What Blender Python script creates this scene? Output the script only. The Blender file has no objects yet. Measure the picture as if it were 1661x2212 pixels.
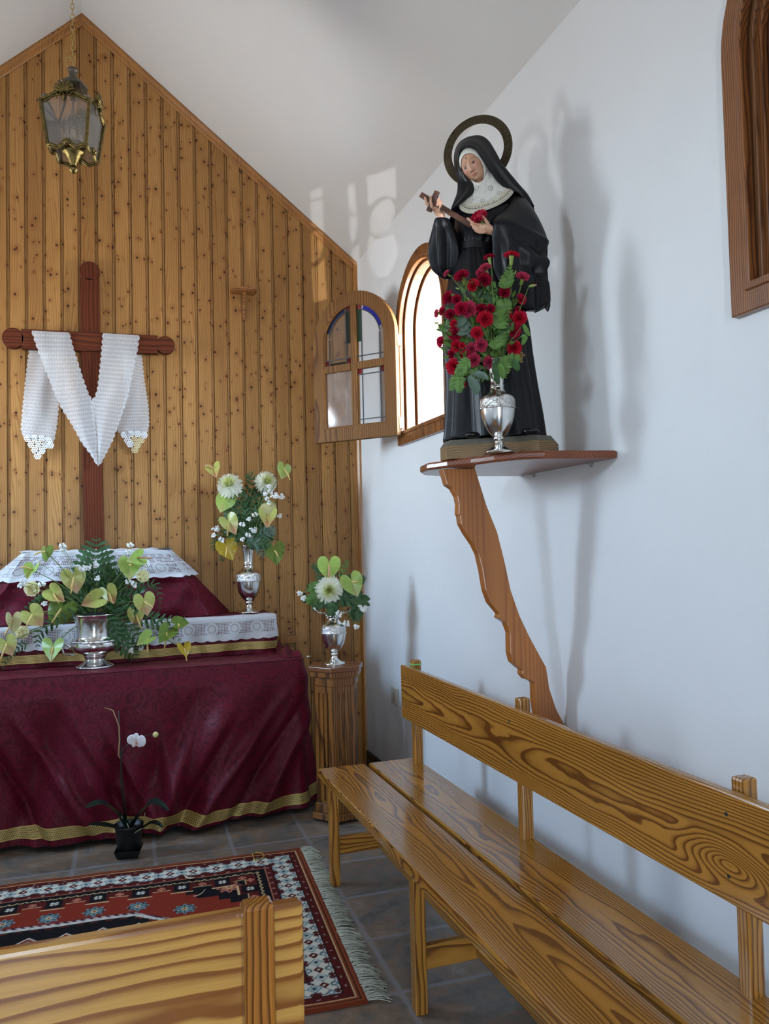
import bpy, math, random
import numpy as np
from mathutils import Vector, Matrix
PI=math.pi
SC=bpy.context.scene; COL=SC.collection
W,H=1661.0,2212.0
HC=1.33; FOC=1711.0
YAW,PITCH,ROLL=math.radians(19.0958),math.radians(2.3754),math.radians(-1.33058)
def cam_axes():
    f=np.array([math.sin(YAW)*math.cos(PITCH),math.cos(YAW)*math.cos(PITCH),math.sin(PITCH)])
    r=np.array([math.cos(YAW),-math.sin(YAW),0.0]); u=np.cross(r,f)
    return math.cos(ROLL)*r+math.sin(ROLL)*u, -math.sin(ROLL)*r+math.cos(ROLL)*u, f
CR,CU,CF=cam_axes(); CC=np.array([0,0,HC])
def ray(x,y): return CF+CR*(x-W/2)/FOC-CU*(y-H/2)/FOC
def onY(x,y,Y): d=ray(x,y); return CC+d*Y/d[1]
def onX(x,y,X): d=ray(x,y); return CC+d*X/d[0]
def onZ(x,y,z): d=ray(x,y); return CC+d*(z-HC)/d[2]
def onP(x,y,p,n):
    d=ray(x,y); n=np.array(n,float); return CC+d*(np.dot(np.array(p,float)-CC,n)/np.dot(d,n))
# ---------------------------------------------------------------- room numbers
XW=1.45; XL=-1.71; YB=4.62; YF=-2.3
APX,APZ=-.128,4.338; SR=(APZ-3.075)/(XW-APX); SL=.91
def ztop(x): return APZ-SR*(x-APX) if x>APX else APZ-SL*(APX-x)
# ---------------------------------------------------------------- mesh builder
class MB:
    def __init__(s): s.v=[]; s.f=[]; s.uv={}; s.col=None
    def add(s,vs,fs):
        o=len(s.v); s.v.extend([tuple(map(float,p)) for p in vs]); s.f.extend([tuple(i+o for i in f) for f in fs]); return o
    def box(s,x0,x1,y0,y1,z0,z1):
        s.add([(x0,y0,z0),(x1,y0,z0),(x1,y1,z0),(x0,y1,z0),(x0,y0,z1),(x1,y0,z1),(x1,y1,z1),(x0,y1,z1)],
              [(0,3,2,1),(4,5,6,7),(0,1,5,4),(1,2,6,5),(2,3,7,6),(3,0,4,7)])
    def bar(s,a,b,w,h,up=(0,0,1)):
        a=Vector(a);b=Vector(b);d=(b-a).normalized();up=Vector(up);sd=d.cross(up).normalized();u=sd.cross(d)
        vs=[]
        for p in (a,b):
            for i,j in ((-1,-1),(1,-1),(1,1),(-1,1)): vs.append(p+sd*(w/2*i)+u*(h/2*j))
        s.add(vs,[(0,1,2,3)[::-1],(4,5,6,7),(0,1,5,4),(1,2,6,5),(2,3,7,6),(3,0,4,7)])
    def prism(s,poly,fn,t0,t1):
        n=len(poly); vs=[fn(a,b,t0) for a,b in poly]+[fn(a,b,t1) for a,b in poly]
        fs=[tuple(range(n))[::-1],tuple(range(n,2*n))]+[(i,(i+1)%n,n+(i+1)%n,n+i) for i in range(n)]
        s.add(vs,fs)
    def ring(s,outer,inner,fn,t0,t1):
        n=len(outer); vs=[]
        for t in (t0,t1):
            vs+=[fn(a,b,t) for a,b in outer]+[fn(a,b,t) for a,b in inner]
        fs=[]
        for i in range(n):
            j=(i+1)%n
            fs+=[(i,j,n+j,n+i),(2*n+i,3*n+i,3*n+j,2*n+j),(i,2*n+i,2*n+j,j),(n+i,n+j,3*n+j,3*n+i)]
        s.add(vs,fs)
    def tube(s,pts,rad,n=8,cap=True,flat=1.0):
        P=[Vector(p) for p in pts]; m=len(P)
        if not hasattr(rad,'__len__'): rad=[rad]*m
        t0=(P[1]-P[0]).normalized(); a=Vector((0,0,1)) if abs(t0.z)<.9 else Vector((1,0,0))
        nx=t0.cross(a).normalized(); vs=[]
        for i in range(m):
            t=(P[min(i+1,m-1)]-P[max(i-1,0)]).normalized()
            nx=(nx-t*nx.dot(t)).normalized(); ny=t.cross(nx)
            for k in range(n):
                q=2*PI*k/n; vs.append(P[i]+nx*(math.cos(q)*rad[i])+ny*(math.sin(q)*rad[i]*flat))
        fs=[(i*n+k,i*n+(k+1)%n,(i+1)*n+(k+1)%n,(i+1)*n+k) for i in range(m-1) for k in range(n)]
        if cap: fs+=[tuple(range(n))[::-1],tuple(range((m-1)*n,m*n))]
        s.add(vs,fs)
    def lathe(s,prof,c,n=40,ax=None,rfn=None,capb=True,capt=True):
        vs=[]
        for r,z in prof:
            for k in range(n):
                q=2*PI*k/n; rr=r*(rfn(q,z) if rfn else 1); vs.append((c[0]+rr*math.cos(q),c[1]+rr*math.sin(q),c[2]+z))
        m=len(prof)
        fs=[(i*n+k,i*n+(k+1)%n,(i+1)*n+(k+1)%n,(i+1)*n+k) for i in range(m-1) for k in range(n)]
        if capb: fs.append(tuple(range(n))[::-1])
        if capt: fs.append(tuple(range((m-1)*n,m*n)))
        s.add(vs,fs)
    def grid(s,nu,nv,fn,cu=False,cv=False,uvfn=None,flip=False):
        # fn(u,v) with u,v in 0..1
        o=len(s.v); vs=[]
        for i in range(nu+(0 if cu else 1)):
            for j in range(nv+(0 if cv else 1)): vs.append(fn(i/nu,j/nv))
        J=nv+(0 if cv else 1); I=nu+(0 if cu else 1); fs=[]
        for i in range(nu):
            for j in range(nv):
                a,b,c,d=i*J+j,((i+1)%I)*J+j,((i+1)%I)*J+(j+1)%J,i*J+(j+1)%J
                fs.append((a,d,c,b) if flip else (a,b,c,d))
                if uvfn:
                    q=[uvfn(i/nu,j/nv),uvfn((i+1)/nu,j/nv),uvfn((i+1)/nu,(j+1)/nv),uvfn(i/nu,(j+1)/nv)]
                    s.uv[len(s.f)+len(fs)-1]=[q[0],q[3],q[2],q[1]] if flip else q
        s.add(vs,fs)
    def ball(s,c,r,n=12,m=8,M=None):
        def fn(u,v):
            th=PI*(v*.998+.001); ph=2*PI*u
            p=Vector((math.sin(th)*math.cos(ph)*r[0],math.sin(th)*math.sin(ph)*r[1],math.cos(th)*r[2]))
            if M is not None: p=M@p
            return p+Vector(c)
        s.grid(n,m,fn,cu=True,flip=True)
    def xf(s,M):
        s.v=[tuple(M@Vector(p)) for p in s.v]; return s
WO={}
def mesh(name,mb,mat,smooth=False,o=(0,0,0)):
    me=bpy.data.meshes.new(name)
    ox,oy,oz=o
    me.from_pydata([(x-ox,y-oy,z-oz) for x,y,z in mb.v],[],mb.f)
    if mb.uv:
        ul=me.uv_layers.new(name='UVMap')
        for p in me.polygons:
            q=mb.uv.get(p.index)
            if q:
                for k,li in enumerate(p.loop_indices): ul.data[li].uv=q[k]
    if mb.col is not None:
        ca=me.color_attributes.new('Col','FLOAT_COLOR','POINT')
        arr=np.ones((len(mb.v),4),dtype=np.float32); c=np.array(mb.col,dtype=np.float32); arr[:,:3]=c[:,:3]
        ca.data.foreach_set('color',arr.ravel())
    me.validate(clean_customdata=False)
    mats=mat if isinstance(mat,(list,tuple)) else [mat]
    for m in mats: me.materials.append(m)
    if smooth: me.polygons.foreach_set('use_smooth',[True]*len(me.polygons))
    me.update(); return me
def obj(name,mb,mat,parent=None,smooth=False,bevel=0,sub=0,label=None,origin=None,local=False,auto=False,fixn=True,stuff=False):
    if parent is not None: o=(0,0,0) if local else WO.get(parent.name,(0,0,0))
    elif origin is not None: o=origin
    else:
        a=np.array(mb.v); o=(float((a[:,0].min()+a[:,0].max())/2),float((a[:,1].min()+a[:,1].max())/2),float(a[:,2].min()))
    me=mesh(name,mb,mat,smooth,o)
    if fixn:
        import bmesh
        bm=bmesh.new(); bm.from_mesh(me); bmesh.ops.recalc_face_normals(bm,faces=bm.faces); bm.to_mesh(me); bm.free()
    ob=bpy.data.objects.new(name,me); COL.objects.link(ob)
    if parent is not None: ob.parent=parent; WO[ob.name]=o
    else: ob.location=o; WO[ob.name]=o
    if bevel:
        b=ob.modifiers.new('bevel','BEVEL'); b.width=bevel; b.segments=2; b.limit_method='ANGLE'; b.angle_limit=.6; b.harden_normals=False
    if sub:
        m=ob.modifiers.new('sub','SUBSURF'); m.levels=sub; m.render_levels=sub
    if auto:
        me.polygons.foreach_set('use_smooth',[True]*len(me.polygons))
        me.set_sharp_from_angle(angle=.7)
    if label: ob['label']=label
    if stuff: ob['kind']='stuff'
    return ob
def thing(name,label,cat,loc,group=None,M=None):
    o=bpy.data.objects.new(name,None); COL.objects.link(o); o.empty_display_size=.05
    o.location=loc
    if M is not None: o.rotation_euler=M.to_euler()
    WO[o.name]=tuple(loc); return tag(o,label,cat,group)
def tag(o,label,cat,group=None):
    o['label']=label; o['category']=cat
    if group: o['group']=group
    return o
def struct(o): o['kind']='structure'; return o
# ---------------------------------------------------------------- materials
def srgb(r,g,b):
    f=lambda c:(c/255/12.92 if c<=10 else ((c/255+.055)/1.055)**2.4)
    return (f(r),f(g),f(b),1)
class NT:
    def __init__(s,name):
        s.m=bpy.data.materials.new(name); s.m.use_nodes=True; s.t=s.m.node_tree; s.t.nodes.clear()
        s.out=s.t.nodes.new('ShaderNodeOutputMaterial')
    def n(s,ty,ins={},**kw):
        nd=s.t.nodes.new(ty)
        for k,v in kw.items(): setattr(nd,k,v)
        for k,v in ins.items():
            if isinstance(v,bpy.types.NodeSocket): s.t.links.new(v,nd.inputs[k])
            else: nd.inputs[k].default_value=v
        return nd
    def math(s,op,a,b=0.0,c=0.0,clamp=False):
        nd=s.t.nodes.new('ShaderNodeMath'); nd.operation=op; nd.use_clamp=clamp
        for i,v in enumerate((a,b,c)):
            if isinstance(v,bpy.types.NodeSocket): s.t.links.new(v,nd.inputs[i])
            else: nd.inputs[i].default_value=v
        return nd.outputs[0]
    def mix(s,f,a,b,bt='MIX'):
        nd=s.t.nodes.new('ShaderNodeMix'); nd.data_type='RGBA'; nd.blend_type=bt
        for i,v in ((0,f),(6,a),(7,b)):
            if isinstance(v,bpy.types.NodeSocket): s.t.links.new(v,nd.inputs[i])
            else: nd.inputs[i].default_value=v
        return nd.outputs[2]
    def ramp(s,f,stops,interp='LINEAR'):
        nd=s.t.nodes.new('ShaderNodeValToRGB'); cr=nd.color_ramp; cr.interpolation=interp
        while len(cr.elements)<len(stops): cr.elements.new(.5)
        for e,(p,c) in zip(cr.elements,stops): e.position=p; e.color=c if len(c)==4 else tuple(c)+(1,)
        s.t.links.new(f,nd.inputs[0]); return nd.outputs[0]
    def noise(s,vec,scale,detail=3,rough=.5,dist=0,col=False):
        nd=s.n('ShaderNodeTexNoise',{'Vector':vec,'Scale':scale,'Detail':detail,'Roughness':rough,'Distortion':dist})
        return nd.outputs[1 if col else 0]
    def sep(s,v):
        nd=s.n('ShaderNodeSeparateXYZ',{0:v}); return nd.outputs
    def comb(s,x,y,z):
        nd=s.t.nodes.new('ShaderNodeCombineXYZ')
        for i,v in enumerate((x,y,z)):
            if isinstance(v,bpy.types.NodeSocket): s.t.links.new(v,nd.inputs[i])
            else: nd.inputs[i].default_value=v
        return nd.outputs[0]
    def pos(s): return s.n('ShaderNodeNewGeometry').outputs['Position']
    def objc(s): return s.n('ShaderNodeTexCoord').outputs['Object']
    def bump(s,h,st=.3,d=.01):
        return s.n('ShaderNodeBump',{'Height':h,'Strength':st,'Distance':d}).outputs[0]
    def bsdf(s,base,rough=.5,metal=0,normal=None,**ins):
        d={'Base Color':base,'Roughness':rough,'Metallic':metal}
        if normal is not None: d['Normal']=normal
        d.update(ins)
        b=s.n('ShaderNodeBsdfPrincipled',d); s.t.links.new(b.outputs[0],s.out.inputs[0]); return b
def simple(name,rgb,rough=.5,metal=0,noise=0,nscale=30,bump=0,bscale=200,**kw):
    t=NT(name); c=srgb(*rgb)
    if noise:
        f=t.noise(t.objc(),nscale,4); c2=tuple(x*(1-noise) for x in c[:3])+(1,); c3=tuple(min(1,x*(1+noise)) for x in c[:3])+(1,)
        c=t.ramp(f,[(.3,c2),(.7,c3)])
    nm=t.bump(t.noise(t.objc(),bscale,3),bump,.005) if bump else None
    t.bsdf(c,rough,metal,nm,**kw); return t.m
def wood(name,axis,c1,c2,lite,dark,freq=110,rough=.25,knot=0,coat=.3,seed=0,warp=.011,mid=None,sharp=1,spec=.5):
    # rings around a tree axis that runs along `axis` through cross point (c1,c2)
    t=NT(name); P=t.sep(t.pos()); ax='XYZ'.index(axis); a,b=[i for i in range(3) if i!=ax]
    L=P[ax]; A=t.math('SUBTRACT',P[a],c1); B=t.math('SUBTRACT',P[b],c2)
    v=t.comb(t.math('MULTIPLY_ADD',L,.85,seed*3.7),t.math('MULTIPLY',A,5.0),t.math('MULTIPLY',B,5.0))
    w=t.math('SUBTRACT',t.noise(v,1.6,2,.5),.5)
    v2=t.comb(t.math('MULTIPLY_ADD',L,5,seed*1.3),t.math('MULTIPLY',A,14.0),t.math('MULTIPLY',B,14.0))
    w2=t.math('SUBTRACT',t.noise(v2,1.5,2,.5),.5)
    r=t.math('SQRT',t.math('ADD',t.math('MULTIPLY',A,A),t.math('MULTIPLY',B,B)))
    r=t.math('MULTIPLY_ADD',w,warp*5,r); r=t.math('MULTIPLY_ADD',w2,warp*.45,r)
    if knot:
        vo=t.n('ShaderNodeTexVoronoi',{'Vector':t.comb(t.math('MULTIPLY_ADD',L,1.6,seed*5.1),t.math('MULTIPLY',A,5.),t.math('MULTIPLY',B,5.)),'Scale':1.0})
        k=t.math('SUBTRACT',.32,vo.outputs['Distance'],clamp=True)
        r=t.math('MULTIPLY_ADD',t.math('POWER',k,1.6),knot*.35,r)
    fr=t.math('FRACT',t.math('MULTIPLY',r,freq))
    ml=mid or tuple((x*.6+y*.4) for x,y in zip(lite,dark))
    col=t.ramp(fr,[(0,lite),(.36,lite),(.60,ml),(.76,dark),(.92,dark),(.985,lite)])
    big=t.noise(t.comb(t.math('MULTIPLY_ADD',L,.8,seed),t.math('MULTIPLY',A,6.),t.math('MULTIPLY',B,6.)),2,2)
    col=t.mix(1.0,col,t.ramp(big,[(.3,(.82,.8,.76)),(.7,(1.08,1.08,1.08))]),'MULTIPLY')
    fine=t.noise(t.comb(t.math('MULTIPLY',L,12.),t.math('MULTIPLY',A,350.),t.math('MULTIPLY',B,350.)),1,2)
    col=t.mix(.35,col,t.ramp(fine,[(.3,(.7,.68,.64)),(.6,(1,1,1))]),'MULTIPLY')
    nm=t.bump(fr,.06,.001)
    b=t.bsdf(col,rough,0,nm); b.inputs['Coat Weight'].default_value=coat; b.inputs['Coat Roughness'].default_value=.12; b.inputs['Specular IOR Level'].default_value=spec
    return t.m
LT,DK=srgb(182,126,50),srgb(114,67,24)
LT2,DK2=srgb(204,152,76),srgb(140,84,34)
M={}
M['plaster']=None
def plaster(name,c):
    t=NT(name); p=t.pos()
    f=t.noise(p,1.3,4,.6); col=t.ramp(f,[(.3,tuple(x*.95 for x in c[:3])),(.7,c)])
    sc=t.noise(p,14,5,.65)
    s2=t.n('ShaderNodeTexVoronoi',{'Vector':p,'Scale':9.0}); spot=t.ramp(s2.outputs['Distance'],[(.012,(.86,.84,.8)),(.03,(1,1,1))])
    col=t.mix(.35,col,spot,'MULTIPLY')
    t.bsdf(col,.75,0,t.bump(t.math('ADD',t.math('MULTIPLY',f,2.),t.math('MULTIPLY',sc,.35)),.22,.02)); return t.m
M['wallpaint']=plaster('white_plaster',(.78,.79,.80,1))
M['ceil']=plaster('white_ceiling_paint',(.74,.73,.71,1))
def planks():
    t=NT('knotty_pine_boards'); P=t.sep(t.pos()); x,z=P[0],P[2]
    bi=t.math('FLOOR',t.math('DIVIDE',t.math('SUBTRACT',x,PX0),PITCHB))
    rnd=t.n('ShaderNodeTexWhiteNoise',{'W':bi},noise_dimensions='1D').outputs[0]
    off=t.math('MULTIPLY',rnd,37.0)
    zz=t.math('ADD',z,off)
    w=t.math('SUBTRACT',t.noise(t.comb(t.math('MULTIPLY',x,7.),0.,t.math('MULTIPLY',zz,.8)),1.4,2),.5)
    fr=t.math('FRACT',t.math('MULTIPLY',t.math('MULTIPLY_ADD',w,.10,x),95.))
    base=t.ramp(fr,[(0,srgb(180,134,78)),(.45,srgb(176,130,75)),(.85,srgb(152,106,56)),(1,srgb(178,132,77))])
    tone=t.ramp(rnd,[(0,(.80,.76,.70)),(.5,(.95,.93,.9)),(1,(1.08,1.08,1.06))])
    col=t.mix(1,base,tone,'MULTIPLY')
    st=t.noise(t.comb(t.math('MULTIPLY',x,20.),0.,t.math('MULTIPLY',zz,1.1)),1,3)
    col=t.mix(.6,col,t.ramp(st,[(.25,(.72,.66,.58)),(.6,(1,1,1))]),'MULTIPLY')
    # knots
    for sx,sz,lo,hi,seed in ((24.,6.5,.62,.115,0.),(17.,3.4,.66,.16,9.),(34.,9.,.82,.10,21.)):
        vo=t.n('ShaderNodeTexVoronoi',{'Vector':t.comb(t.math('MULTIPLY_ADD',x,sx,seed),0.,t.math('MULTIPLY',zz,sz)),'Scale':1.0,'Randomness':1.0})
        # true distance in metres-ish: rescale so the knots come out round
        lv=t.n('ShaderNodeVectorMath',{0:t.comb(t.math('MULTIPLY_ADD',x,sx,seed),0.,t.math('MULTIPLY',zz,sz)),1:vo.outputs['Position']},operation='SUBTRACT').outputs[0]
        q=t.sep(lv); dx=t.math('DIVIDE',q[0],sx); dz=t.math('DIVIDE',q[2],sz)
        jag=t.math('MULTIPLY',t.math('SUBTRACT',t.noise(t.comb(x,0.,zz),140,2),.5),.009)
        d=t.math('ADD',t.math('SQRT',t.math('ADD',t.math('MULTIPLY',dx,dx),t.math('MULTIPLY',t.math('MULTIPLY',dz,dz),.75))),jag)
        rr=t.sep(vo.outputs['Color'])
        ok=t.math('GREATER_THAN',rr[0],lo)
        size=t.math('MULTIPLY_ADD',rr[1],.0062,.0026)
        k=t.math('MULTIPLY',t.math('SUBTRACT',1.0,t.math('DIVIDE',d,size),clamp=True),ok)
        halo=t.math('MULTIPLY',t.math('SUBTRACT',1.0,t.math('DIVIDE',d,t.math('MULTIPLY',size,4.6)),clamp=True),ok)
        col=t.mix(t.math('MULTIPLY',halo,.52),col,srgb(128,74,30))
        col=t.mix(t.math('MULTIPLY',k,2.0,clamp=True),col,srgb(50,25,12))
    b=t.bsdf(col,.5,0,t.bump(fr,.05,.001)); b.inputs['Specular IOR Level'].default_value=.3; b.inputs['Coat Weight'].default_value=.06; b.inputs['Coat Roughness'].default_value=.25
    return t.m
PX0=float(onY(16.4,300,YB)[0]); PITCHB=(float(onY(384.8,300,YB)[0])-PX0)/10
M['planks']=planks()
TW=srgb(176,120,56); TD=srgb(130,80,32)
M['trimw']=wood('varnished_pine_trim','Z',-.2,YB+.1,TW,TD,freq=120,rough=.35)
M['casing']=wood('brown_stained_window_wood','Z',2.2,3.4,srgb(142,88,44),srgb(86,46,20),freq=160,rough=.35,seed=2)
M['jamb']=wood('pale_window_wood','Z',2.2,3.4,srgb(132,88,54),srgb(100,62,34),freq=120,rough=.45,seed=5)
M['sash']=wood('worn_sash_wood','Z',1.25,4.3,srgb(132,92,48),srgb(98,62,30),freq=110,rough=.6,seed=7,coat=.0,spec=.2)
M['shutter']=wood('dark_shutter_wood','Z',2.2,1.2,srgb(104,66,52),srgb(74,42,32),freq=90,rough=.4,seed=8)
def tiles():
    t=NT('brown_slate_floor_tile'); P=t.sep(t.pos())
    th=math.atan2(.030,1.329); c,s=math.cos(th),math.sin(th); T=.3323
    xs=t.math('SUBTRACT',P[0],.834); ys=t.math('SUBTRACT',P[1],3.605)
    a=t.math('DIVIDE',t.math('SUBTRACT',t.math('MULTIPLY',xs,c),t.math('MULTIPLY',ys,s)),T)
    b=t.math('DIVIDE',t.math('ADD',t.math('MULTIPLY',xs,s),t.math('MULTIPLY',ys,c)),T)
    def edge(q): 
        f=t.math('FRACT',q); return t.math('MINIMUM',f,t.math('SUBTRACT',1.0,f))
    wob=t.math('MULTIPLY',t.math('SUBTRACT',t.noise(t.pos(),30,3),.5),.02)
    e=t.math('ADD',t.math('MINIMUM',edge(a),edge(b)),wob)
    g=t.math('LESS_THAN',e,.011)
    lip=t.math('SUBTRACT',1.0,t.math('MULTIPLY',t.math('SUBTRACT',e,.010),34.,clamp=True),clamp=True)
    n1=t.noise(t.pos(),7,5,.65,.6); n2=t.noise(t.pos(),26,5,.7); n3=t.noise(t.pos(),3,2)
    col=t.ramp(n1,[(.28,srgb(82,78,78)),(.45,srgb(118,110,102)),(.58,srgb(132,110,90)),(.72,srgb(142,136,132))])
    col=t.mix(.7,col,t.ramp(n2,[(.3,(.5,.5,.5)),(.65,(1.15,1.15,1.15))]),'MULTIPLY')
    tn=t.n('ShaderNodeTexWhiteNoise',{'Vector':t.comb(t.math('FLOOR',a),t.math('FLOOR',b),0.)},noise_dimensions='2D').outputs[0]
    col=t.mix(1,col,t.ramp(tn,[(0,(.8,.8,.8)),(1,(1.05,1.02,1.0))]),'MULTIPLY')
    col=t.mix(t.math('MULTIPLY',lip,.35),col,srgb(164,160,162))
    col=t.mix(g,col,srgb(128,124,126))
    t.bsdf(col,t.math('MULTIPLY_ADD',n2,.3,.3),0,t.bump(t.math('ADD',t.math('MULTIPLY',e,4.,clamp=True),t.math('MULTIPLY',n2,.25)),.4,.006)); return t.m
M['tiles']=tiles()
def vcol(name,rough=.6,bump=0,bscale=300,spec=.5,**kw):
    t=NT(name); c=t.n('ShaderNodeVertexColor',layer_name='Col').outputs[0]
    nm=t.bump(t.noise(t.pos(),bscale,2),bump,.003) if bump else None
    b=t.bsdf(c,rough,0,nm,**kw); b.inputs['Specular IOR Level'].default_value=spec; return t.m
def glass(name,tint=(1,1,1),refl=1.0,tr=.95):
    t=NT(name); fr=t.n('ShaderNodeFresnel',{'IOR':1.5}).outputs[0]
    tb=t.n('ShaderNodeBsdfTransparent',{'Color':tuple(x*tr for x in tint)+(1,)}); gb=t.n('ShaderNodeBsdfGlossy',{'Color':(1,1,1,1),'Roughness':.03})
    mx=t.n('ShaderNodeMixShader',{0:t.math('MULTIPLY',fr,refl,clamp=True),1:tb.outputs[0],2:gb.outputs[0]})
    t.t.links.new(mx.outputs[0],t.out.inputs[0]); return t.m
M['glass']=glass('clear_glass')
def dust_sheen(name,tint,amt,nsc=20):
    t=NT(name); fr=t.n('ShaderNodeFresnel',{'IOR':1.5}).outputs[0]
    f=t.noise(t.pos(),nsc,4)
    tb=t.n('ShaderNodeBsdfTransparent',{'Color':(.9,.9,.9,1)}); db=t.n('ShaderNodeBsdfDiffuse',{'Color':tint})
    gb=t.n('ShaderNodeBsdfGlossy',{'Roughness':.05})
    m1=t.n('ShaderNodeMixShader',{0:t.math('MULTIPLY',f,amt*2,clamp=True),1:tb.outputs[0],2:db.outputs[0]})
    m2=t.n('ShaderNodeMixShader',{0:fr,1:m1.outputs[0],2:gb.outputs[0]}); t.t.links.new(m2.outputs[0],t.out.inputs[0]); return t.m
M['dust_sheen']=dust_sheen('dusty_pane',srgb(190,170,160),.35)
M['lead']=simple('lead_came',(58,60,64),.5,.6)
M['blueg']=glass('blue_stained_glass',(.10,.14,.75),1.2); M['redg']=glass('red_stained_glass',(.75,.10,.14),1.2); M['greeng']=glass('green_stained_glass',(.08,.28,.14),1.2)
M['brass']=simple('brass',(190,165,105),.3,1,noise=.25,nscale=60)
# ---------------------------------------------------------------- room shell
def setting():
    f=MB(); f.box(XL-.3,XW+.3,YF-.3,YB+.15,-.12,0); struct(obj('floor',f,M['tiles']))
    # back wall boards
    b=MB(); gap=.0150; rec=.006
    def board(x0,x1,y0,y1):
        for a,c in (((x0,APX) if x0<APX<x1 else (x0,x1)),(((APX,x1)) if x0<APX<x1 else (None,None))):
            if a is None: continue
            b.prism([(a,0),(c,0),(c,ztop(c)),(a,ztop(a))],lambda p,q,t:(p,t,q),y0,y1)
    k0=math.floor((XL-PX0)/PITCHB)-1; k=k0
    while PX0+k*PITCHB<XW:
        x0=PX0+k*PITCHB; a=max(XL,x0+gap/2+.0012); c=min(XW,x0+PITCHB-gap/2-.0012)
        if c>a+.002: board(a,c,YB,YB+.024)
        k+=1
    # recessed beads between boards
    k=k0
    while PX0+k*PITCHB<XW:
        x0=PX0+k*PITCHB; a=max(XL,x0-gap/2+.0016); c=min(XW,x0+gap/2-.0016)
        if c>a+.002: board(a,c,YB+.006,YB+.024)
        k+=1
    for x0,x1 in ((XL,APX),(APX,XW)): b.prism([(x0,0),(x1,0),(x1,ztop(x1)+.02),(x0,ztop(x0)+.02)],lambda p,q,t:(p,t,q),YB+.018,YB+.15)
    struct(obj('wall_back',b,M['planks']))
    # side walls with arched openings
    def side(name,xa,xb,wins,ztp):
        m=MB(); fn=lambda p,q,t:(t,p,q); y=YF-.15; top=ztp+.25
        for (yc,hw,z0,zs) in wins:
            m.prism([(y,0),(yc-hw,0),(yc-hw,top),(y,top)],fn,xa,xb)
            m.prism([(yc-hw,0),(yc+hw,0),(yc+hw,z0),(yc-hw,z0)],fn,xa,xb)
            arc=[(yc-hw*math.cos(PI*i/24),zs+hw*math.sin(PI*i/24)) for i in range(25)]
            for i in range(24):
                m.prism([arc[i],arc[i+1],(arc[i+1][0],top),(arc[i][0],top)],fn,xa,xb)
            y=yc+hw
        m.prism([(y,0),(YB+.15,0),(YB+.15,top),(y,top)],fn,xa,xb)
        struct(obj(name,m,M['wallpaint']))
    side('wall_right',XW,XW+.3,[(1.17,.30,1.91,2.50),(3.54,.30,1.895,2.43)],3.075)
    side('wall_left',XL-.3,XL,LWIN,2.9)
    # front wall with a doorway behind the camera
    m=MB(); fn=lambda p,q,t:(p,t,q); dx0,dx1,dz=DOOR
    m.prism([(XL-.3,0),(dx0,0),(dx0,ztop(dx0)+.1),(XL-.3,2.7)],fn,YF-.15,YF)
    for a,c in ((dx0,dx1),) if not dx0<APX<dx1 else ((dx0,APX),(APX,dx1)):
        m.prism([(a,dz),(c,dz),(c,ztop(c)+.1),(a,ztop(a)+.1)],fn,YF-.15,YF)
    m.prism([(dx1,0),(XW+.3,0),(XW+.3,2.9),(dx1,ztop(dx1)+.1)],fn,YF-.15,YF)
    struct(obj('wall_front',m,M['wallpaint']))
    # pitched ceiling
    c=MB(); fn=lambda p,q,t:(p,t,q)
    c.prism([(APX,APZ),(XW+.3,ztop(XW+.3)),(XW+.3,ztop(XW+.3)+.25),(APX,APZ+.25)],fn,YF-.15,YB+.15)
    c.prism([(XL-.3,ztop(XL-.3)),(APX,APZ),(APX,APZ+.25),(XL-.3,ztop(XL-.3)+.25)],fn,YF-.15,YB+.15)
    struct(obj('ceiling',c,M['ceil']))
    # mouldings
    def slope_trim(xa,xb,name):
        t=MB(); d=Vector((xb-xa,0,ztop(xb)-ztop(xa))).normalized(); nrm=Vector((d.z,0,-d.x)); nrm=nrm if nrm.z<0 else -nrm
        prof=[(0,0),(0,.022),(.012,.026),(.022,.020),(.026,.012),(.040,.010),(.046,.005),(.046,0)]
        vs=[]
        for p in (xa,xb):
            B=Vector((p,YB,ztop(p)))
            sk=(nrm.x/d.x) if abs(p-APX)<1e-6 else 0
            for q,yy in prof:
                P=B+nrm*q-d*(nrm.x*q/d.x if abs(p-APX)<1e-6 else 0); P.y=YB-yy; vs.append(P)
        n=len(prof); t.add(vs,[(i,i+1,n+i+1,n+i) for i in range(n-1)]+[tuple(range(n)),tuple(range(n,2*n))])
        struct(obj(name,t,M['trimw']))
    slope_trim(APX,XW,'trim_1'); slope_trim(APX,XL,'trim_2')
    t=MB(); t.prism([(XW-.026,YB),(XW-.022,YB-.012),(XW-.012,YB-.022),(XW,YB-.026),(XW,YB)],lambda p,q,z:(p,q,z),.0,3.06)
    struct(obj('trim_3',t,M['trimw']))
    k=MB(); k.box(XW-.012,XW,YF,YB-.03,0,.10); struct(obj('baseboard_right',k,simple('dark_skirting_tile',(34,30,30),.4,noise=.3)))
def arch(hw,z0,zs,n=24): return [(-hw,z0),(-hw,z0+(zs-z0)*.5)]+[(-hw*math.cos(PI*i/n),zs+hw*math.sin(PI*i/n)) for i in range(n+1)]+[(hw,z0+(zs-z0)*.5),(hw,z0)]
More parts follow.
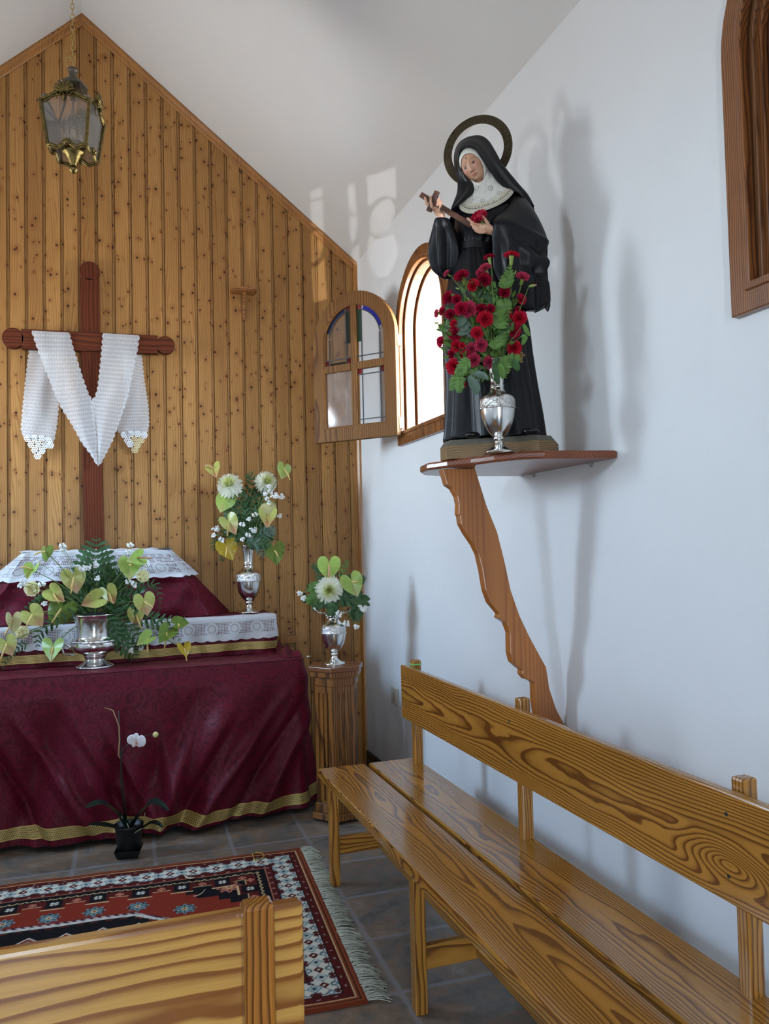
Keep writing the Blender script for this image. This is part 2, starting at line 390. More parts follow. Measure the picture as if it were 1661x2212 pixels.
def window(name,x,sg,yc,z0,zs,shut=None):
    # x: inner wall face, sg: outward sign. outer casing half width .35
    o=bpy.data.objects.new(name,None); COL.objects.link(o); o.location=(x,yc,z0); WO[o.name]=(x,yc,z0); struct(o)
    fn=lambda a,z,t:(x+sg*t,yc+a,z)
    c=MB(); c.ring(arch(.35,z0,zs),arch(.288,z0+.062,zs),fn,-.022,.002); c.ring(arch(.300,z0+.05,zs),arch(.280,z0+.070,zs),fn,-.028,-.004); obj('casing',c,M['casing'],o,bevel=.004)
    j=MB(); j.ring(arch(.298,z0+.052,zs),arch(.270,z0+.078,zs),fn,.002,.05); j.ring(arch(.298,z0+.052,zs),arch(.283,z0+.066,zs),fn,.05,.06); j.ring(arch(.298,z0+.052,zs),arch(.262,z0+.088,zs),fn,.06,.21)
    obj('jamb',j,M['jamb'],o,bevel=.003)
    return o,fn
LWIN=[(1.35,.20,1.95,2.35),(3.95,.36,1.70,2.42)]
DOOR=(-.62,.12,2.1); GAP=.26; GLINT=1500.
SKY=24.0; EXPO=1.42
setting()
# ---------------------------------------------------------------- windows
w1,fn=window('window_1',XW,1,3.54,1.845,2.43)
w2,fn2=window('window_2',XW,1,1.17,1.86,2.50)
p=MB(); p.prism(arch(.262,1.86+.09,2.50),fn2,.035,.06); obj('shutter',p,M['shutter'],w2)
p=MB(); p.ring(arch(.283,1.86+.07,2.50),arch(.258,1.86+.095,2.50),fn2,.015,.035); obj('bead',p,M['casing'],w2,bevel=.004)
p=MB()
q=onX(1633,191,XW+.03); p.lathe([(.006,0),(.006,.004),(.003,.006)],(0,0,0),12); p.xf(Matrix.Translation((q[0]-.0,q[1],q[2]))@Matrix.Rotation(-PI/2,4,'Y')); obj('screw',p,M['lead'],w2)
for i,(yc,_,z0,zs) in enumerate(LWIN):
    w,f3=window('window_%d'%(3+i),XL,-1,yc,z0-.05,zs)
    p=MB(); p.bar((XL-.08,yc,z0),(XL-.08,yc,zs+.27),.03,.03,up=(0,1,0)); p.bar((XL-.08,yc-.27,zs),(XL-.08,yc+.27,zs),.03,.03); obj('muntin',p,M['casing'],w)
# open sash
HB=Vector((1.402,3.79,1.888)); E1=Vector((-.33,.38,0)).normalized(); E2=Vector((E1.y,-E1.x,0)); 
if E2.y>0: E2=-E2
SW=.515; SH=.535   # width, straight height up to the spring
def sf(a,z,t): # a measured from the sash centre line
    q=HB+E1*(SW/2+a)+E2*t; return (q.x,q.y,HB.z+z)
s=MB(); hw=SW/2
s.ring(arch(hw,0,SH),arch(hw-.066,.072,SH),sf,-.018,.018)
s.ring(arch(hw-.062,.068,SH),arch(hw-.074,.080,SH),sf,-.008,.014)
sash=obj('sash',s,M['sash'],w1,bevel=.003)
s=MB(); iw=hw-.07
s.prism([(-.017,.075),(.017,.075),(.017,SH+iw-.002),(-.017,SH+iw-.002)],sf,-.012,.015)
s.prism([(-iw,.372),(-.017,.372),(-.017,.412),(-iw,.412)],sf,-.012,.015); s.prism([(.017,.372),(iw,.372),(iw,.412),(.017,.412)],sf,-.012,.015)
obj('glazing_bar',s,M['sash'],sash,bevel=.004)
def halfarch(a0,a1,z0,r,n=14):
    pts=[(a0,z0),(a1,z0)]
    aa=[a1+(a0-a1)*i/n for i in range(n+1)]
    return pts+[(a,SH+math.sqrt(max(0,r*r-a*a))) for a in aa]
R0=iw+.006
panes=[('a',halfarch(-R0,-.015,.41,R0),'glass'),('b',halfarch(.015,R0,.41,R0),'glass'),('c',[(-R0,.074),(-.015,.074),(-.015,.375),(-R0,.375)],'glass'),('d',[(.015,.074),(R0,.074),(R0,.375),(.015,.375)],'dust_sheen')]
for nm,poly,mt in panes:
    s=MB(); s.prism(poly,sf,-.002,.002); obj('pane',s,M[mt],sash)
# a>0 lies towards the back wall (viewer's left)
def strip(poly,mt,nm='stained_glass'):
    s=MB(); s.prism(poly,sf,.003,.0045); obj(nm,s,M[mt],sash)
def arcband(a0,a1,r0,r1,n=14):
    aa=[a0+(a1-a0)*i/n for i in range(n+1)]
    z=lambda a,r:SH+math.sqrt(max(1e-6,r*r-a*a))
    return [(a,z(a,r1)) for a in aa]+[(a,z(a,r0)) for a in aa[::-1]]
BL=.026
for sg in (-1,1):
    n=12
    for i in range(n):
        q0,q1=[math.radians(88-70*(i+k)/n) if True else 0 for k in (0,1)]
        pl=[(sg*max(.03,r*math.cos(q)) if False else sg*(.0+r*math.cos(q)),SH+r*math.sin(q)) for q,r in ((q0,iw+.004),(q1,iw+.004),(q1,iw-BL),(q0,iw-BL))]
        if min(abs(a) for a,_ in pl)>.05: strip(pl,'blueg')
    strip([(sg*.02,.52),(sg*.046,.52),(sg*.046,SH+iw-.03),(sg*.02,SH+iw-.03)],'greeng')
    strip([(sg*.02,SH+iw-.03),(sg*.046,SH+iw-.03),(sg*.046,SH+iw-.004),(sg*.02,SH+iw-.004)],'redg')
strip([(.02,.414),(.046,.414),(.046,.44),(.02,.44)],'redg'); strip([(iw-.03,.414),(iw-.004,.414),(iw-.004,.44),(iw-.03,.44)],'redg')
strip([(.05,.414),(iw-.034,.414),(iw-.034,.424),(.05,.424)],'greeng')
strip([(-.02,.345),(-.046,.345),(-.046,.371),(-.02,.371)],'redg'); strip([(-iw+.03,.345),(-iw+.004,.345),(-iw+.004,.371),(-iw+.03,.371)],'redg')
s=MB()
def came(a,b,w=.005):
    p0=Vector(sf(a[0],a[1],.005)); p1=Vector(sf(b[0],b[1],.005)); s.bar(p0,p1,w,.004,up=E2)
for sg in (-1,1):
    came((sg*.048,.412),(sg*.048,SH+iw-.012)); came((sg*(iw-.03),.412),(sg*(iw-.03),SH+.02)); came((sg*.018,.442),(sg*iw,.442))
    rr=iw-BL; pts=[(sg*rr*math.cos(q),SH+rr*math.sin(q)) for q in [math.radians(10+70*i/12) for i in range(13)]]
    for a,b in zip(pts,pts[1:]): came(a,b)
sg=-1
came((-.048,.076),(-.048,.372)); came((-iw+.03,.076),(-iw+.03,.372)); came((-.018,.343),(-iw,.343)); came((-.018,.105),(-iw,.105))
obj('leading',s,M['lead'],sash)
for hz in (2.383,1.955):
    h=MB(); 
    a=HB+E2*(-.003); h.box(XW-.045,XW-.021,3.79,3.812,hz-.028,hz+.028)
    a=HB+E1*.012; 
    h.prism([(-.022,hz-.028),(.0,hz-.028),(.0,hz+.028),(-.022,hz+.028)],lambda p,q,t:(HB+E2*p-E1*t)[:2]+(q,),.0005,.002)
    h.tube([(HB.x+.003,HB.y+.002,hz-.03),(HB.x+.003,HB.y+.002,hz+.03)],.005,10); obj('hinge',h,M['brass'],w1,label='small brass hinge')
# ---------------------------------------------------------------- right bench
def bench_mats(tag_,ax,c):
    return
BT=(.785,1.0,1.208)
seatA=wood('bench_seat_board','Y',.90,.36,LT,DK,freq=165,knot=1.0,seed=1,rough=.18,coat=.5); seatB=wood('bench_seat_board_rear','Y',1.10,.33,LT,DK,freq=170,knot=1.0,seed=3,rough=.18,coat=.5)
railm=wood('bench_back_board','Y',1.06,.715,LT,DK,freq=170,knot=1.1,seed=4)
legm=wood('bench_leg_wood','Z',.70,2.6,LT,DK,freq=150,seed=6); bary=wood('bench_rail_wood','Y',.9,.0,LT,DK,freq=140,seed=9); barx=wood('bench_stretcher_wood','X',3.3,.05,LT,DK,freq=140,seed=10)
bn=thing('bench','long varnished pine bench with open back standing along the white right wall','bench',(1.0,2.17,0))
y0,y1=.95,3.165
b=MB(); b.box(.785,.983,y0,y1,.396,.431); obj('seat_board',b,seatA,bn,bevel=.005)
b=MB(); b.box(1.001,1.208,y0,y1,.396,.431); obj('seat_board',b,seatB,bn,bevel=.005)
b=MB(); b.box(1.140,1.165,1.165,3.135,.612,.828); backb=obj('backrest_board',b,railm,bn,bevel=.004)
for yy in (3.085,2.18,1.28):
    for zz in (.785,.665):
        t=MB(); t.lathe([(.0045,0),(.0042,.001),(.001,.001)],(0,0,0),10); t.xf(Matrix.Translation((1.1402,yy,zz))@Matrix.Rotation(-PI/2,4,'Y')); obj('screw',t,M['lead'],backb)
for i,yy in enumerate((3.08,2.18,1.28)):
    b=MB(); b.box(1.168,1.206,yy-.017,yy+.017,0,.853); po=obj('back_post',b,legm,bn,bevel=.006)
    if i==0:
        t=MB(); t.box(1.1665,1.2075,yy-.0185,yy+.0185,.833,.838); obj('green_tie',t,simple('green_string',(120,200,110),.6),po,label='pale green string tied round the post top')
for yy in (3.05,2.145,1.24):
    b=MB(); b.box(.802,.838,yy-.003,yy+.035,0,.396); obj('leg',b,legm,bn,bevel=.003)
    b=MB(); b.box(.838,1.17,yy+.006,yy+.03,.118,.185); obj('stretcher',b,barx,bn,bevel=.003)
b=MB(); b.box(.995,1.017,1.0,3.06,.128,.182); obj('long_stretcher',b,bary,bn,bevel=.003)
# ---------------------------------------------------------------- pew in the foreground
prail=wood('pew_back_board','X',1.19,.70,LT2,DK2,freq=75,knot=1.0,seed=12,warp=.012); pseat=wood('pew_seat_board','X',1.35,.38,LT2,DK2,freq=120,seed=13); ppost=wood('pew_post_wood','Z',.10,1.2,srgb(176,112,40),srgb(104,58,18),freq=170,seed=14)
pw=thing('bench','pale pine bench seen from behind at the lower left, in front of the rug','bench',(-.7,1.3,0))
y=1.128
b=MB(); b.box(-1.5,.255,y,y+.026,.575,.825); obj('backrest_board',b,prail,pw,bevel=.006)
for xx in (.186,-.62,-1.42):
    b=MB(); b.box(xx-.021,xx+.021,y-.036,y-.001,0,.846); obj('back_post',b,ppost,pw,bevel=.006)
    b=MB(); b.box(xx-.017,xx+.017,y+.36,y+.40,0,.396); obj('leg',b,ppost,pw,bevel=.003)
    b=MB(); b.box(xx-.012,xx+.012,y-.001,y+.36,.118,.185); obj('stretcher',b,bary,pw,bevel=.003)
b=MB(); b.box(-1.55,.26,y-.034,y+.17,.396,.431); obj('seat_board',b,pseat,pw,bevel=.005)
b=MB(); b.box(-1.55,.26,y+.19,y+.395,.396,.431); obj('seat_board',b,pseat,pw,bevel=.005)
# ---------------------------------------------------------------- wall shelf with carved bracket
sh=thing('wall_shelf','red-brown varnished shelf on the white wall carrying the nun statue','shelf',(XW,2.35,1.575))
pts=[(XW,2.634),(1.275,2.647),(1.135,2.655),(1.06,2.625),(1.015,2.545),(.998,2.44),(1.03,2.345),(1.075,2.262),(1.11,2.17),(1.155,2.095),(1.22,2.058),(1.297,2.045),(1.39,2.028),(1.428,2.022),(XW,2.022)]
b=MB(); b.prism(pts,lambda p,q,t:(p,q,t),1.575,1.600); obj('shelf_board',b,wood('shelf_wood','Y',1.2,1.50,srgb(136,72,38),srgb(96,46,22),freq=120,rough=.3,seed=15,coat=.2),sh,bevel=.007)
fr=[(952,1014),(962,1048),(974,1056),(984,1073),(987.5,1090),(987,1112),(989.5,1114),(992,1132),(1003,1152),(1020,1177),(1030,1198),(1038,1233),(1045,1275),(1055,1302),(1075,1326),(1072,1334),(1089,1345),(1097,1366),(1098,1410),(1103,1430),(1118,1443),(1124,1447),(1122.5,1455),(1131,1466),(1145,1470),(1150,1476),(1151,1516),(1160,1566)]
bk=[(1214,1564),(1196,1528),(1182,1486),(1175,1440),(1165,1422),(1140,1376),(1118,1330),(1099,1275),(1085,1210),(1070,1150),(1046,1090),(1022,1012)]
def bp(x,y,Y): 
    q=onY(x,y,Y); return (min(float(q[0]),XW-.001),float(q[2]))
pol=[bp(x,y,2.365) for x,y in fr]+[bp(x,y,2.365) for x,y in bk]
pol=[bp(x,y,2.365) for x,y in fr]+[(1.315,.62),(XW-.001,.60),(XW-.001,.66)]+[bp(x,y,2.365) for x,y in bk]; pol=[(x,min(z,1.575)) for x,z in pol]
b=MB(); b.prism(pol,lambda p,q,t:(p,t,q),2.350,2.386); obj('bracket',b,wood('bracket_wood','Z',1.2,2.2,srgb(178,110,50),srgb(158,92,40),freq=110,rough=.3,seed=16,warp=.004),sh,bevel=.003,label='orange-brown scroll-cut bracket')
for q in ((1155,1023),(1265,1000)):
    h=MB(); p=onZ(q[0],q[1],1.575); h.box(XW-.016,XW,p[1]-.007,p[1]+.007,1.571,1.5755); h.box(XW-.003,XW,p[1]-.007,p[1]+.007,1.562,1.5755); obj('screw_plate',h,bpy.data.materials.get('zinc_plate') or simple('zinc_plate',(170,170,168),.5),sh)
# ---------------------------------------------------------------- electric outlet plate
o=MB(); p0=onX(855,1505,XW); o.box(XW-.009,XW,p0[1]-.052,p0[1]+.052,p0[2]-.042,p0[2]+.048)
ou=obj('light_switch',o,simple('ivory_plastic',(196,190,172),.4),origin=(XW,p0[1],p0[2]),bevel=.003); tag(ou,'ivory switch plate low on the white wall behind the bench','switch')
o=MB(); o.box(XW-.0115,XW-.009,p0[1]-.014,p0[1]+.016,p0[2]-.024,p0[2]+.028); obj('rocker',o,simple('ivory_rocker',(170,162,140),.4),ou)
# ---------------------------------------------------------------- small wall bracket shelf on the boards
c=onY(525,640,YB); ws=thing('wall_shelf','small empty pine shelf on a curved bracket fixed to the board wall','shelf',(c[0],YB,c[2]))
zt=2.835; x0,x1=onY(499,645,YB-.05)[0],onY(555,648,YB-.05)[0]
def shp(d,ins=0):
    return [(x0+ins,YB),(x0+ins,YB-d*.35),(x0+.006+ins,YB-d*.75),(x0+.022+ins*.6,YB-d+ins),(x1-.022-ins*.6,YB-d+ins),(x1-.006-ins,YB-d*.75),(x1-ins,YB-d*.35),(x1-ins,YB)]
pm=wood('small_shelf_pine','X',4.5,2.7,srgb(168,112,60),srgb(132,82,40),freq=120,seed=17,rough=.4)
b=MB(); b.prism(shp(.100),lambda p,q,t:(p,q,t),zt-.008,zt+.004); b.prism(shp(.100,.007),lambda p,q,t:(p,q,t),zt-.015,zt-.008); obj('shelf_top',b,pm,ws,bevel=.002)
xm=(x0+x1)/2+.003; b=MB(); n=12
def bc(i): # S profile from under the front of the top to the wall foot
    s_=i/n; return YB-.006-.060*(1-s_)**1.5*(1-.35*math.sin(PI*s_)), zt-.015-.150*s_
for i in range(n):
    ya,za=bc(i); yb,zb=bc(i+1)
    b.prism([(ya,za),(yb,zb),(min(yb+.020,YB),zb),(min(ya+.024,YB),za)],lambda p,q,t:(t,p,q),xm-.008,xm+.008)
obj('bracket',b,pm,ws)
# ---------------------------------------------------------------- octagonal / hexagonal pedestal
pc=Vector((1.05,3.825,0)); pd=thing('pedestal','six-sided fluted pine pedestal between altar and wall holding a flower vase','pedestal',pc)
vd=Vector((-.265,-.964,0)); rd=Vector((.964,-.265,0))
def hexp(R): return [(pc.x+R*(vd.x*math.cos(a)+rd.x*math.sin(a)),pc.y+R*(vd.y*math.cos(a)+rd.y*math.sin(a))) for a in [math.radians(-9+60*k) for k in range(6)]]
pl=lambda p,q,t:(p,q,t)
pz=wood('pedestal_pine','Z',1.3,4.1,srgb(138,88,36),srgb(76,42,16),freq=110,seed=18,rough=.35)
ptop=wood('pedestal_top_wood','X',3.7,.6,srgb(132,82,48),srgb(92,50,28),freq=110,seed=19,rough=.3)
b=MB(); b.prism(hexp(.145),pl,.722,.745); obj('top_slab',b,ptop,pd,bevel=.003,label='red-brown slab top')
b=MB(); b.prism(hexp(.136),pl,.695,.722); b.prism(hexp(.120),pl,.652,.695); obj('moulding',b,pz,pd,bevel=.002)
b=MB(); hx=hexp(.112); b.prism(hexp(.104),pl,.05,.652)
for k in range(6):
    a=Vector(hx[k]+(0,)); c2=Vector(hx[(k+1)%6]+(0,)); d=(c2-a); L=d.length; d.normalize(); nn=Vector((d.y,-d.x,0)); 
    if nn.dot(a-pc)<0: nn=-nn
    for s0,s1 in ((0,.17),(.30,.42),(.52,.64),(.83,1.0)) if True else ():
        A=a+d*(L*s0); B=a+d*(L*s1); A2=A-nn*.012; B2=B-nn*.012
        b.prism([(A.x,A.y),(B.x,B.y),(B2.x,B2.y),(A2.x,A2.y)],pl,.085,.652)
    for z0,z1 in ((.085,.10),(.618,.652)):
        A=a-nn*.0005; B=c2-nn*.0005; b.prism([(A.x,A.y),(B.x,B.y),(B.x-nn.x*.011,B.y-nn.y*.011),(A.x-nn.x*.011,A.y-nn.y*.011)],pl,z0,z1)
obj('shaft',b,pz,pd)
b=MB(); b.prism(hexp(.120),pl,.045,.088); b.prism(hexp(.136),pl,.014,.045); obj('foot_moulding',b,pz,pd,bevel=.003)
for k in range(6):
    b=MB(); x,yv=hexp(.115)[k]; b.ball((x,yv,.008),(.013,.013,.008),10,6); obj('foot',b,M['lead'],pd,smooth=True)
t=MB(); q0,q1=onY(603,1383,YB),onY(641,1372,YB); t.box(q0[0],q1[0],YB-.03,YB,q0[2]-.02,q1[2]); struct(obj('trim_4',t,M['trimw'],bevel=.003))
# ---------------------------------------------------------------- fabric materials
def damask():
    t=NT('burgundy_damask'); uv=t.n('ShaderNodeTexCoord').outputs['UV']
    v=t.n('ShaderNodeVectorMath',{0:uv,1:(9.,9.,1)},operation='MULTIPLY').outputs[0]
    w=t.noise(v,1.0,2,.5,1.6); fr=t.math('FRACT',t.math('MULTIPLY',w,7.))
    w2=t.noise(v,5.,3,.6,1.2)
    f=t.math('GREATER_THAN',t.math('MULTIPLY_ADD',w2,.8,t.math('MULTIPLY',fr,.6)),.78)
    soft=t.noise(uv,60,2)
    col=t.mix(t.math('MULTIPLY',f,.6),srgb(98,16,36),srgb(64,8,24))
    col=t.mix(t.math('MULTIPLY',soft,.25),col,srgb(66,8,24))
    fine=t.noise(uv,700,2)
    rg=t.math('MULTIPLY_ADD',f,.10,.46)
    b=t.bsdf(col,rg,0,t.bump(t.math('MULTIPLY_ADD',f,.3,fine),.12,.001)); b.inputs['Specular IOR Level'].default_value=.18; b.inputs['Sheen Weight'].default_value=.03; b.inputs['Sheen Tint'].default_value=(.9,.4,.5,1)
    return t.m
M['damask']=damask()
def braid():
    t=NT('gold_braid'); uv=t.sep(t.n('ShaderNodeTexCoord').outputs['UV']); u,v=uv[0],uv[1]
    rows=t.math('FRACT',t.math('MULTIPLY',v,3.)); ri=t.math('FLOOR',t.math('MULTIPLY',v,3.))
    ph=t.math('MULTIPLY_ADD',u,2*PI/.014,t.math('MULTIPLY',ri,PI))
    s1=t.math('MULTIPLY_ADD',t.math('SINE',ph),.36,.5); s2=t.math('MULTIPLY_ADD',t.math('SINE',ph),-.36,.5)
    d=t.math('MINIMUM',t.math('ABSOLUTE',t.math('SUBTRACT',rows,s1)),t.math('ABSOLUTE',t.math('SUBTRACT',rows,s2)))
    e=t.math('LESS_THAN',t.math('MINIMUM',v,t.math('SUBTRACT',1.,v)),.05)
    m=t.math('MAXIMUM',t.math('LESS_THAN',d,.20),e)
    col=t.mix(m,srgb(44,26,18),srgb(196,168,96))
    t.bsdf(col,.5,t.math('MULTIPLY',m,.35),t.bump(m,.4,.002)); return t.m
M['braid']=braid()
def lacemat(name,kind):
    t=NT(name); q=t.sep(t.n('ShaderNodeTexCoord').outputs['UV']); u,v=q[0],q[1]
    if kind=='net':
        s=1/.0150
        a=t.math('MULTIPLY',u,s); row=t.math('FLOOR',t.math('MULTIPLY',v,s*1.1)); a=t.math('MULTIPLY_ADD',row,.5,a)
        fx=t.math('SUBTRACT',t.math('FRACT',a),.5); fy=t.math('SUBTRACT',t.math('FRACT',t.math('MULTIPLY',v,s*1.1)),.5)
        r=t.math('SQRT',t.math('ADD',t.math('MULTIPLY',fx,fx),t.math('MULTIPLY',fy,fy)))
        ang=t.math('ARCTAN2',fy,fx)
        sp=t.math('FRACT',t.math('ADD',t.math('MULTIPLY',r,4.2),t.math('DIVIDE',ang,2*PI)))
        spiral=t.math('GREATER_THAN',sp,.52); 
        web=t.math('GREATER_THAN',r,.43)
        solid=t.math('MAXIMUM',spiral,t.math('MULTIPLY',web,t.math('GREATER_THAN',t.noise(t.comb(u,v,0.),420,1),.47)))
        alpha=t.math('MULTIPLY_ADD',solid,.62,.34)
    else:
        # crochet filet: square mesh with solid medallions, dots and a dense border row
        g=1/.0078
        hx=t.math('ABSOLUTE',t.math('SUBTRACT',t.math('FRACT',t.math('MULTIPLY',u,g)),.5)); hy=t.math('ABSOLUTE',t.math('SUBTRACT',t.math('FRACT',t.math('MULTIPLY',v,g)),.5))
        hole=t.math('MULTIPLY',t.math('LESS_THAN',hx,.29),t.math('LESS_THAN',hy,.27))
        per=.118; k=t.math('SUBTRACT',t.math('FRACT',t.math('DIVIDE',u,per)),.5); mu=t.math('MULTIPLY',k,per)
        c0=.058 if kind=='mid' else .098
        dv=t.math('SUBTRACT',v,c0); rr=t.math('SQRT',t.math('ADD',t.math('MULTIPLY',mu,mu),t.math('MULTIPLY',dv,dv)))
        med=t.math('MULTIPLY',t.math('LESS_THAN',rr,.034),t.math('SUBTRACT',1.,t.math('MULTIPLY',t.math('GREATER_THAN',rr,.016),t.math('LESS_THAN',rr,.0215))))
        med=t.math('LESS_THAN',rr,.033)
        # dots
        du=t.math('SUBTRACT',t.math('FRACT',t.math('DIVIDE',u,.039)),.5); row=t.math('FLOOR',t.math('DIVIDE',v,.022)); du=t.math('SUBTRACT',t.math('FRACT',t.math('MULTIPLY_ADD',row,.5,t.math('DIVIDE',u,.039))),.5)
        dy=t.math('SUBTRACT',t.math('FRACT',t.math('DIVIDE',v,.022)),.5)
        dr=t.math('ADD',t.math('MULTIPLY',t.math('MULTIPLY',du,.039),t.math('MULTIPLY',du,.039)),t.math('MULTIPLY',t.math('MULTIPLY',dy,.022),t.math('MULTIPLY',dy,.022)))
        dot=t.math('LESS_THAN',dr,.0062**2)
        lo=t.math('LESS_THAN',v,.026); 
        hi=t.math('GREATER_THAN',v,(.088 if kind=='mid' else .128))
        solid=t.math('MAXIMUM',t.math('MAXIMUM',med,lo),t.math('MAXIMUM',hi,dot if kind=='top' else 0.0))
        band=t.math('MULTIPLY',t.math('GREATER_THAN',v,.072 if kind=='top' else 2.),t.math('LESS_THAN',v,.078)); solid=t.math('MAXIMUM',solid,band)
        alpha=t.math('SUBTRACT',1.,t.math('MULTIPLY',hole,t.math('SUBTRACT',1.,solid)))
        ring=t.math('MULTIPLY',t.math('GREATER_THAN',rr,.017),t.math('LESS_THAN',rr,.022)); pin=t.math('MULTIPLY',ring,t.math('GREATER_THAN',t.math('SINE',t.math('MULTIPLY',t.math('ARCTAN2',dv,mu),22.)),.2))
        alpha=t.math('MULTIPLY',alpha,t.math('SUBTRACT',1.,t.math('MULTIPLY',pin,.8)))
    d=t.n('ShaderNodeBsdfDiffuse',{'Color':srgb(226,226,228)}); tl=t.n('ShaderNodeBsdfTranslucent',{'Color':srgb(210,210,214)})
    m1=t.n('ShaderNodeMixShader',{0:.25,1:d.outputs[0],2:tl.outputs[0]}); tb=t.n('ShaderNodeBsdfTransparent')
    mx=t.n('ShaderNodeMixShader',{0:alpha,1:tb.outputs[0],2:m1.outputs[0]}); t.t.links.new(mx.outputs[0],t.out.inputs[0]); return t.m
M['net']=lacemat('white_lace_net','net'); M['lacemid']=lacemat('white_crochet_edging','mid'); M['lacetop']=lacemat('white_crochet_cloth','top')
M['motif']=simple('white_crochet_motif',(232,234,238),.8); M['motifb']=simple('cream_crochet_motif',(220,204,160),.8)
M['linen']=simple('white_linen',(226,226,230),.75,bump=.1)
def ss(a,b,x):
    t=min(1,max(0,(x-a)/(b-a))); return t*t*(3-2*t)
# ---------------------------------------------------------------- altar and its cloths
AX0,AX1,AY,AZ=-1.22,.925,3.95,.762
al=thing('altar','stepped altar block under the burgundy cloths, against the board wall','altar',(-.15,4.3,0))
wd_=simple('dark_altar_wood',(52,34,24),.6,noise=.3)
b=MB(); b.box(AX0+.03,AX1-.03,AY+.11,4.55,0,AZ-.012); obj('base_block',b,wd_,al)
b=MB(); b.box(-1.08,.82,4.275,4.55,AZ-.012,.955); obj('middle_step',b,wd_,al)
b=MB(); b.box(-.40,.27,4.47,4.545,.955,1.325); obj('top_step',b,wd_,al)
# lower cloth: skirt with folds
Ls=AX1-AX0; CRN=.05
def plan(s):   # perimeter of the lower cloth: front, rounded corner, right side
    if s<Ls-CRN: return AX0+s,AY,0,-1
    a=(s-(Ls-CRN))/CRN
    if a<PI/2: return AX1-CRN+CRN*math.sin(a),AY+CRN-CRN*math.cos(a),math.sin(a),-math.cos(a)
    return AX1,AY+CRN+(a-PI/2)*CRN,1,0
ST=Ls-CRN+CRN*PI/2+.62
def fold(s,d):
    x=AX0+s
    g=ss(.02,.55,d)
    f=.038*math.sin(9.5*(x+.42*d)+.6)+.018*math.sin(19*(x+.3*d)+2.1)+.010*math.sin(37*(x+.22*d)+.5)
    sw=.045*math.exp(-((x-.62+.75*(d-.1))/.10)**2)*ss(.05,.3,d)+.03*math.exp(-((x+.22-.30*d)/.06)**2)*ss(.03,.3,d)+.026*math.exp(-((x-.16-.16*d)/.05)**2)*ss(.1,.4,d)
    for x0_,sl,w_,am in ((-.95,.5,.03,.03),(-.70,.45,.035,.035),(-.48,.5,.025,-.03),(-.30,.62,.028,.034),(-.12,.55,.03,-.028),(.02,.5,.024,.032),(.20,.1,.03,-.024),(.34,-.35,.028,.030),(.50,-.55,.03,-.03),(.66,-.8,.03,.036),(.80,-.7,.026,-.03),(.90,-.6,.03,.03)): sw+=am*math.exp(-((x-x0_-sl*(d-.35))/w_)**2)*ss(.08,.45,d)*.75
    return .022+f*g*1.0+sw*1.5+.030*d
def skirt(s,d,off=0):
    x,y,nx,ny=plan(s); o=fold(s,d)*ss(0,.10,d)+off
    z=AZ-d; 
    if d<.02: z=AZ-.02+.02*math.sqrt(max(0,1-(d/.02)**2)); 
    return (x+nx*o,y+ny*o,max(z,.012))
HEM=.735
p_=onZ(667,1419,AZ+.012); b=MB(); b.tube([tuple(p_+np.array([-.012,-.01,0])),tuple(p_+np.array([-.004,-.003,.004])),tuple(p_+np.array([.006,.003,.003])),tuple(p_+np.array([.014,.004,0]))],[.001,.007,.007,.001],6,flat=.3); st=obj('fallen_petal',b,simple('fallen_white_petal',(226,220,210),.7),smooth=True); tag(st,'tiny white petal lying on the altar cloth beside the middle step','petal')
lc=MB(); lc.grid(260,60,lambda u,v:skirt(u*ST,v*HEM),uvfn=lambda u,v:(u*ST,v*HEM+.4))
def topfn(u,v):
    x=AX0+u*Ls; y=AY+v*(4.595-AY)
    wr=.006*math.sin(22*x+9*y)*math.sin(17*y+3)+.012*ss(.60,.92,x)*(math.sin(34*(y+.3*x))*.6+.5*math.sin(21*x-30*y))
    wr*=ss(0,.04,y-AY)*ss(0,.05,AX1-x)
    return (x,y,AZ+max(0,wr)+.002)
lc.grid(150,50,topfn,uvfn=lambda u,v:(u*Ls,v*.65))
cl=obj('altar_cloth',lc,M['damask'],smooth=True,fixn=False,origin=(-.15,3.95,0)); tag(cl,'large burgundy damask cloth hanging over the front of the altar to the floor','altar cloth','burgundy altar cloths')
def tz(s): return HEM-.022-.052
b=MB(); b.grid(300,4,lambda u,v:skirt(u*(ST-.5),tz(u)+.052*v+.008*math.sin(u*9+1),.004),uvfn=lambda u,v:(u*(ST-.5),v)); obj('gold_trim',b,M['braid'],cl,smooth=True,fixn=False,label='gold braid band above the hem')
# crumpled tail of cloth on the right end of the altar top
b=MB()
def tail(u,v):
    x=.83+.10*u*(1-.2*v); y=4.02+.55*v; 
    h=.012+.020*abs(math.sin(16*y+5*x))*(.4+.6*u*(1-u)*4)+.012*math.sin(30*y-8*u)
    e=ss(0,.12,u)*ss(0,.12,1-u)*ss(0,.06,v)*ss(0,.06,1-v)
    return (x,y,AZ+.004+max(0,h)*e)
b.grid(24,70,tail,uvfn=lambda u,v:(u*.1+2,v*.55)); tl=obj('altar_cloth',b,M['damask'],smooth=True,fixn=False); tag(tl,'crumpled burgundy cloth end lying on the right end of the altar top','altar cloth','burgundy altar cloths')
b=MB(); b.tube([(.836,4.33,.80),(.842,4.30,.785),(.86,4.27,.776),(.90,4.25,.788),(.925,4.24,.782)],.0035,8,flat=.6); obj('gold_trim',b,M['braid'],tl,label='gold braid strip lying loose')
